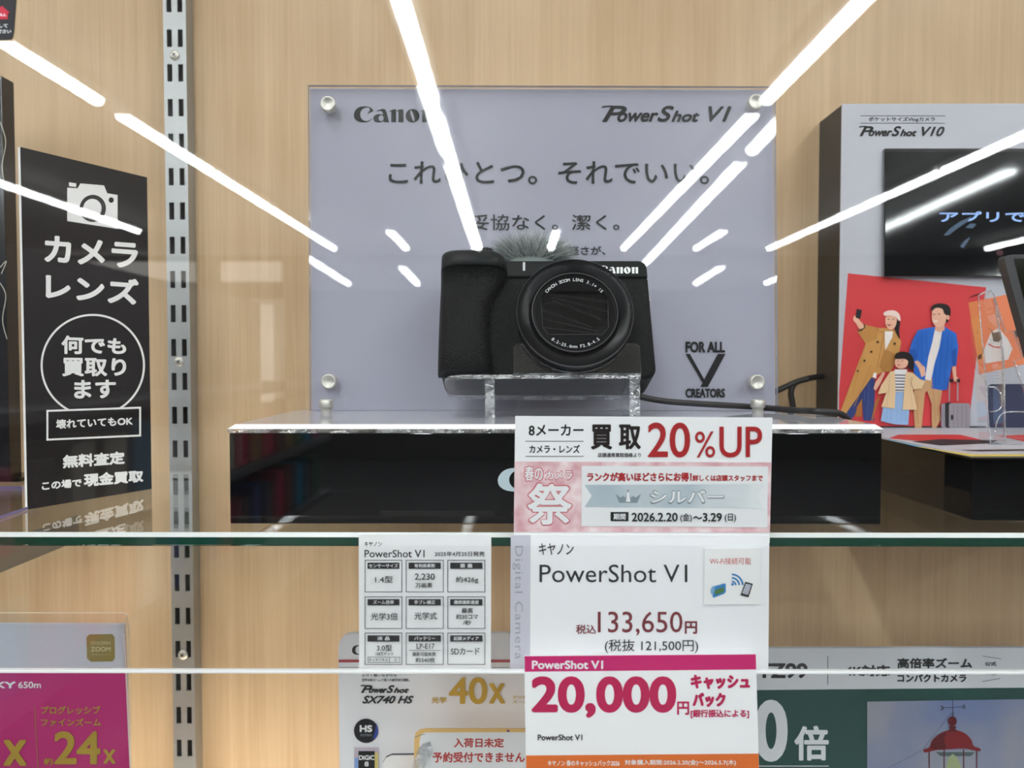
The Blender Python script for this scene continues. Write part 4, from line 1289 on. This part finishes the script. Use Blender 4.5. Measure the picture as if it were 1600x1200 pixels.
# magenta board in a clear holder, left
GOLD = ink(178, 152, 62)
r, pr, pl = board('magenta_board', 'magenta product board with gold 24x print, in the clear holder', 0.425, [(-140, 975), (192.5, 976), (203, 1200), (-140, 1200)], ink(206, 207, 216))
pr.poly([(-140, 1047), (195.5, 1047), (212, 1420), (-140, 1420)], ink(186, 52, 118))
pr.line([(193.3, 990), (196.8, 1047), (213, 1400)], 1.6, ink(240, 214, 216))
pr.build('magenta_field', r)
bq = lambda x, y: (x / 4.446, 930 + y / 4.446)
pr.poly([bq(*p) for p in ((620, 272), (780, 270), (797, 292), (798, 435), (782, 460), (630, 462), (604, 438), (600, 292))], ink(150, 134, 74))
LG = ink(206, 196, 150)
pr.text('GOLDEN', 141.5, 1002, 172, 1007, LG, 0.1); pr.text('ZOOM', 142, 1010.5, 173, 1018, LG, 0.3); pr.text('プロジェクト', 142, 1021, 173, 1024.5, LG, 0)
pr.build('gold_badge', r)
pr.line([(134, 1044.5), (176, 1044.5)], 1.8, ink(140, 128, 120)); pr.build('badge_line', r)
pr.text('IXY', -18, 1065, 25, 1075.5, W, 0.7); pr.text('650m', 28.5, 1065, 64, 1075.5, W, 0.35)
pr.build('name_lettering', r)
pr.text('プログレッシブ', 64, 1103, 157, 1116, GOLD, 0.4); pr.text('ファインズーム', 64, 1122.5, 158, 1135, GOLD, 0.4)
pr.line([(54, 1104), (59.5, 1200)], 0.9, GOLD)
pr.text('約', 68.5, 1184, 83, 1195.5, GOLD, 0.35); pr.text('24', 84.5, 1142.5, 157, 1194.5, GOLD, 1.9); pr.text('x', 161, 1171, 181, 1193.5, GOLD, 0.9); pr.text('x', 5, 1156, 42, 1197, GOLD, 1.9)
pr.build('printing', r)
yh = 0.4175
r = thing('sign_holder', 'clear acrylic sign holder around the magenta product board', 'sign holder', (P(60, 1200, yh).x, yh, Z_LOW))
ph = facing(yh)
q = [ph.at(-140, 958), ph.at(192, 958.5), ph.at(197, 962), ph.at(200, 985), ph.at(203.5, 1200)]
q.append(Vector((q[-1].x, yh, Z_LOW))); q.append(Vector((q[0].x, yh, Z_LOW)))
b = MB(); b.prism(q, (0, 0.0018, 0), M_acryl, bsdf_mat('warm_acrylic_edge', (0.85, 0.75, 0.60, 1), 0.2)); b.build('front_sheet', r)

# white board with gold zoom figures, middle
r, pr, pl = board('zoom_board', 'white product board with gold 40x print, behind the specification card', 0.450, [(528.5, 1012), (531, 1001), (538, 993), (548, 989.5), (850, 989), (850, 1200), (531, 1200)], bsdf_mat('white_board_print', (0.80, 0.80, 0.84, 1), 0.4))
logo(pr, 550, 1008, 618, 1023, K)
pr.poly([(529, 1030.5), (850, 1030.5), (850, 1035), (529, 1035)], ink(176, 62, 72)); pr.line([(529, 1043), (850, 1043.5)], 0.8, ink(60, 58, 60))
pr.build('header_lettering', r)
DK = ink(40, 44, 44)
pr.text('小さく軽いながらも', 565, 1053, 620, 1057.5, ink(70, 74, 76), 0.1); pr.text('光学40倍ズームで遠くの被写体を撮影。', 565, 1060, 640, 1065, ink(70, 74, 76), 0.1)
model_name(pr, 564, 1070.5, 639, 1083, DK, None, 0.7, ((0.0, 0.24), (0.16, 0.55), (0.53, 0.70), (0.68, 1.0)))
pr.text('SX740 HS', 566, 1087, 646.5, 1099.5, DK, 0.7, 0.35)
pr.build('model_lettering', r)
G2 = ink(196, 158, 48)
pr.text('光学', 674, 1089, 698, 1099, G2, 0.35); pr.text('40', 701, 1058, 761.5, 1100.5, G2, 1.3); pr.text('x', 764, 1067.5, 789.5, 1099.5, G2, 1.1)
pr.text('デジタル', 801, 1087, 830, 1092, G2, 0.1); pr.text('ズーム', 801, 1094, 825, 1099, G2, 0.1)
pr.build('zoom_lettering', r)
pr.poly(ell(572, 1142, 19, 19, 48), ink(16, 18, 24)); pr.poly([(588, 1130), (591, 1142), (588, 1152), (582, 1156), (586, 1142)], ink(46, 66, 150))
pr.text('HS', 562, 1133, 581.5, 1144, W, 0.7); pr.text('SYSTEM', 563, 1147, 580.5, 1150.5, ink(130, 134, 140), 0.1)
pr.build('round_badge', r)
pr.poly(rect(553.5, 1168, 591, 1215), ink(188, 176, 190)); pr.poly(rect(585, 1176, 591, 1215), ink(214, 194, 120)); pr.poly(rect(553.5, 1184, 560, 1215), ink(130, 160, 210)); pr.poly(rect(560, 1173.5, 585.5, 1215), ink(18, 18, 20))
pr.text('DiGiC', 560.8, 1180, 585, 1187.5, W, 0.35); pr.text('8', 569.5, 1190, 576, 1197.5, W, 0.3)
pr.build('square_badge', r)

# white board, rounded, at the bottom edge
b = MB(); pl = facing(0.425)
q = [pl.at(*p) for p in ((597, 1215), (598, 1192), (603, 1184), (612, 1180), (720, 1179))] 
q = q + [Vector((q[-1].x, 0.425, Z_LOW)), Vector((q[0].x, 0.425, Z_LOW))]
b.prism(q, (0, 0.002, 0), M_paper, ink(90, 92, 100)); tag(b.build('rounded_card'), 'plain white card with rounded corner beside the red notice card', 'card')

# notice card: no delivery date, in a clear sleeve
RB = ink(186, 62, 56)
yn = 0.405
r = thing('notice_card', 'cream bordered notice card with red Japanese writing, in front of the gold 40x board', 'card', (P(740, 1200, yn).x, yn, Z_LOW))
pl = facing(yn)
q = [pl.at(*p) for p in ((646, 1230), (647, 1156), (649, 1146), (656, 1140.5), (668, 1139), (850, 1139), (850, 1230))]
q[0].z = Z_LOW; q[-1].z = Z_LOW
b = MB(); b.prism(q, (0, 0.001, 0), ink(232, 190, 120)); b.build('border_card', r)
pr = Print(pl)
pr.poly([(655, 1300), (655.5, 1158), (658, 1148), (664, 1144.5), (850, 1144), (850, 1300)], W)
pr.build('white_field', r)
pr.text('入荷日未定', 709, 1153, 787.5, 1168, RB, 0.55); pr.text('予約受付できません', 676, 1175, 820, 1191.5, RB, 0.55)
pr.line([(648, 1152), (656, 1149), (664, 1147)], 0.8, ink(70, 110, 120)); pr.poly(ell(794, 1142, 2.5, 1.8, 12), ink(110, 80, 140))
pr.build('printing', r)
b = MB(); pl2 = facing(yn - 0.0022)
q = [pl2.at(*p) for p in ((641, 1210), (652, 1172), (660, 1163), (672, 1160), (676, 1176), (664, 1196), (658, 1215))]
b.prism(q, (0, 0.0012, 0), M_edge)  # patch shaped to stand in for glints on the clear sleeve
b.build('sleeve_glint', r)

# board with a lighthouse picture, right
r, pr, pl = board('lighthouse_board', 'dark green product board with a red lighthouse picture', 0.445, [(1150, 1013), (1900, 1012), (1900, 1200), (1150, 1200)], ink(206, 208, 214))
pr.poly([(1150, 1078.5), (1600, 1074.5), (1900, 1072), (1900, 1500), (1150, 1500)], ink(30, 72, 66))
pr.build('green_field', r)
pr.text('TZ99', 1183, 1036, 1262, 1060, K, 1.3)
pr.line([(1293.5, 1025), (1293.5, 1070)], 0.9, K); pr.text('4K対応', 1320, 1039, 1391, 1057, K, 0.9)
pr.text('高倍率ズーム', 1402, 1028, 1519, 1044.5, K, 0.7); pr.text('コンパクトカメラ', 1402, 1053, 1510, 1066, K, 0.6)
pr.line([(1535, 1025), (1564, 1029.5)], 0.7, K); pr.line([(1535, 1065), (1563, 1060)], 0.7, K); pr.text('公式', 1539, 1034, 1557, 1040.5, K, 0.2); pr.text('Web', 1538, 1049, 1557, 1055, K, 0.2)
pr.build('header_lettering', r)
WG = ink(214, 218, 222)
pr.text('40', 1126, 1093, 1231, 1190.5, WG, 4.0); pr.text('倍', 1241, 1134, 1295, 1188.5, WG, 1.7)
pr.line([(1181, 1197), (1295, 1197)], 1.2, WG)
pr.build('zoom_lettering', r)
SKY = bpy.data.materials.new('sky_print'); SKY.use_nodes = True
nt = SKY.node_tree; bs = nt.nodes['Principled BSDF']; bs.inputs['Roughness'].default_value = 0.5
tcn = nt.nodes.new('ShaderNodeTexCoord'); no = nt.nodes.new('ShaderNodeTexNoise'); no.inputs['Scale'].default_value = 14; no.inputs['Detail'].default_value = 3
nt.links.new(tcn.outputs['Object'], no.inputs[0]); rp = nt.nodes.new('ShaderNodeValToRGB')
rp.color_ramp.elements[0].position = 0.35; rp.color_ramp.elements[0].color = rgb(104, 118, 158); rp.color_ramp.elements[1].position = 0.65; rp.color_ramp.elements[1].color = rgb(150, 150, 158)
nt.links.new(no.outputs[0], rp.inputs[0]); nt.links.new(rp.outputs[0], bs.inputs['Base Color'])
pr.poly([(1355, 1096.2), (1600, 1092.5), (1800, 1090), (1800, 1400), (1355, 1400)], SKY)
h6 = lambda x, y: (1340 + x / 6.154, 1080 + y / 6.154)
DRK = ink(40, 26, 40); LR = ink(120, 22, 30); LR2 = ink(88, 14, 22)
pr.line([h6(915, 80), h6(915, 245)], 1.0, DRK); pr.line([h6(825, 160), h6(1005, 150)], 0.8, DRK); pr.text('3', *h6(795, 142), *h6(826, 182), DRK, 0.1); pr.text('0', *h6(1008, 130), *h6(1036, 170), DRK, 0.1)
pr.line([h6(890, 220), h6(625, 565), h6(300, 735)], 0.6, ink(84, 92, 116)); pr.line([h6(888, 218), h6(930, 214)], 0.9, DRK)
pr.poly([h6(*p) for p in ((690, 570), (1150, 570), (1150, 1000), (690, 1000))], ink(140, 144, 158)); pr.poly([h6(*p) for p in ((750, 585), (1130, 585), (1090, 625), (800, 625))], ink(78, 92, 96))
pr.poly([h6(*p) for p in ((850, 740), (870, 640), (915, 600), (960, 640), (1000, 740), (1000, 1000), (850, 1000))], ink(150, 160, 120))
for x in (690, 832, 1020, 1145): pr.line([h6(x, 560), h6(x, 900)], 1.7, LR2)
pr.poly([h6(*p) for p in cat_spline([(690, 540), (720, 470), (790, 410), (880, 375), (955, 375), (1040, 410), (1095, 470), (1115, 525), (1175, 550), (1180, 575), (1130, 572), (1030, 552), (900, 558), (760, 566), (650, 590), (636, 560)], 4)], LR)
pr.poly([h6(*p) for p in cat_spline([(700, 535), (740, 460), (800, 412), (850, 395), (830, 470), (850, 545), (760, 560)], 4)], LR2)
pr.poly([h6(*p) for p in ((862, 390), (885, 365), (880, 335), (950, 335), (940, 365), (960, 390))], LR2); pr.poly([h6(*p) for p in ell(912, 288, 43, 46, 24)], LR2)
pr.build('lighthouse_picture', r)

# ------------------------------------------------------------------ shop bookcase behind the photographer, mirrored in the black plinth
r = thing('bookcase', 'low shop rack standing along the aisle, mirrored in the black plinth', 'rack', (-1.5, -2.4, 0))
MG_ = bsdf_mat('grey_rack_metal', (0.06, 0.06, 0.065, 1), 0.5)
b = MB(); b.box((-1.76, -4.4, 0), (-1.72, -0.5, 1.75), MG_); b.build('back_panel', r)
for z in (0.08, 0.45, 0.82, 1.19):
    b = MB(); b.box((-1.72, -4.4, z), (-1.25, -0.5, z + 0.03), MG_); b.build('shelf_board', r)
cols = [(30, 110, 140), (150, 40, 70), (150, 146, 134), (60, 90, 70), (120, 100, 66), (50, 60, 110), (160, 160, 165), (70, 60, 58)]
bk = MB(); bk.box((-0.1, -0.055, 0), (0.1, 0.055, 0.27), ink(200, 200, 205), 0.004)
src = []
for c in cols:
    m = bk.build('book_box', origin=(0, 0, 0)); m.data.materials.clear(); m.data.materials.append(ink(*c))
    src.append(m)
n = 0
names = ('teal', 'crimson', 'cream', 'dark green', 'tan', 'navy', 'grey', 'brown')
for z in (0.482, 0.852):
    for i in range(20):
        k = random.randrange(8)
        o = src[k].copy(); COL.objects.link(o)
        o.location = (-1.40, -0.7 - 0.185 * i, z); o.rotation_euler = (0, 0, random.uniform(-.03, .03)); o.scale = (1, random.uniform(0.9, 1.4), random.uniform(0.75, 1.1))
        tag(o, '%s box standing on a shelf of the mirrored shop rack' % names[k], 'box', '%s boxes on the mirrored shop rack' % names[k])
for m in src:
    bpy.data.objects.remove(m)
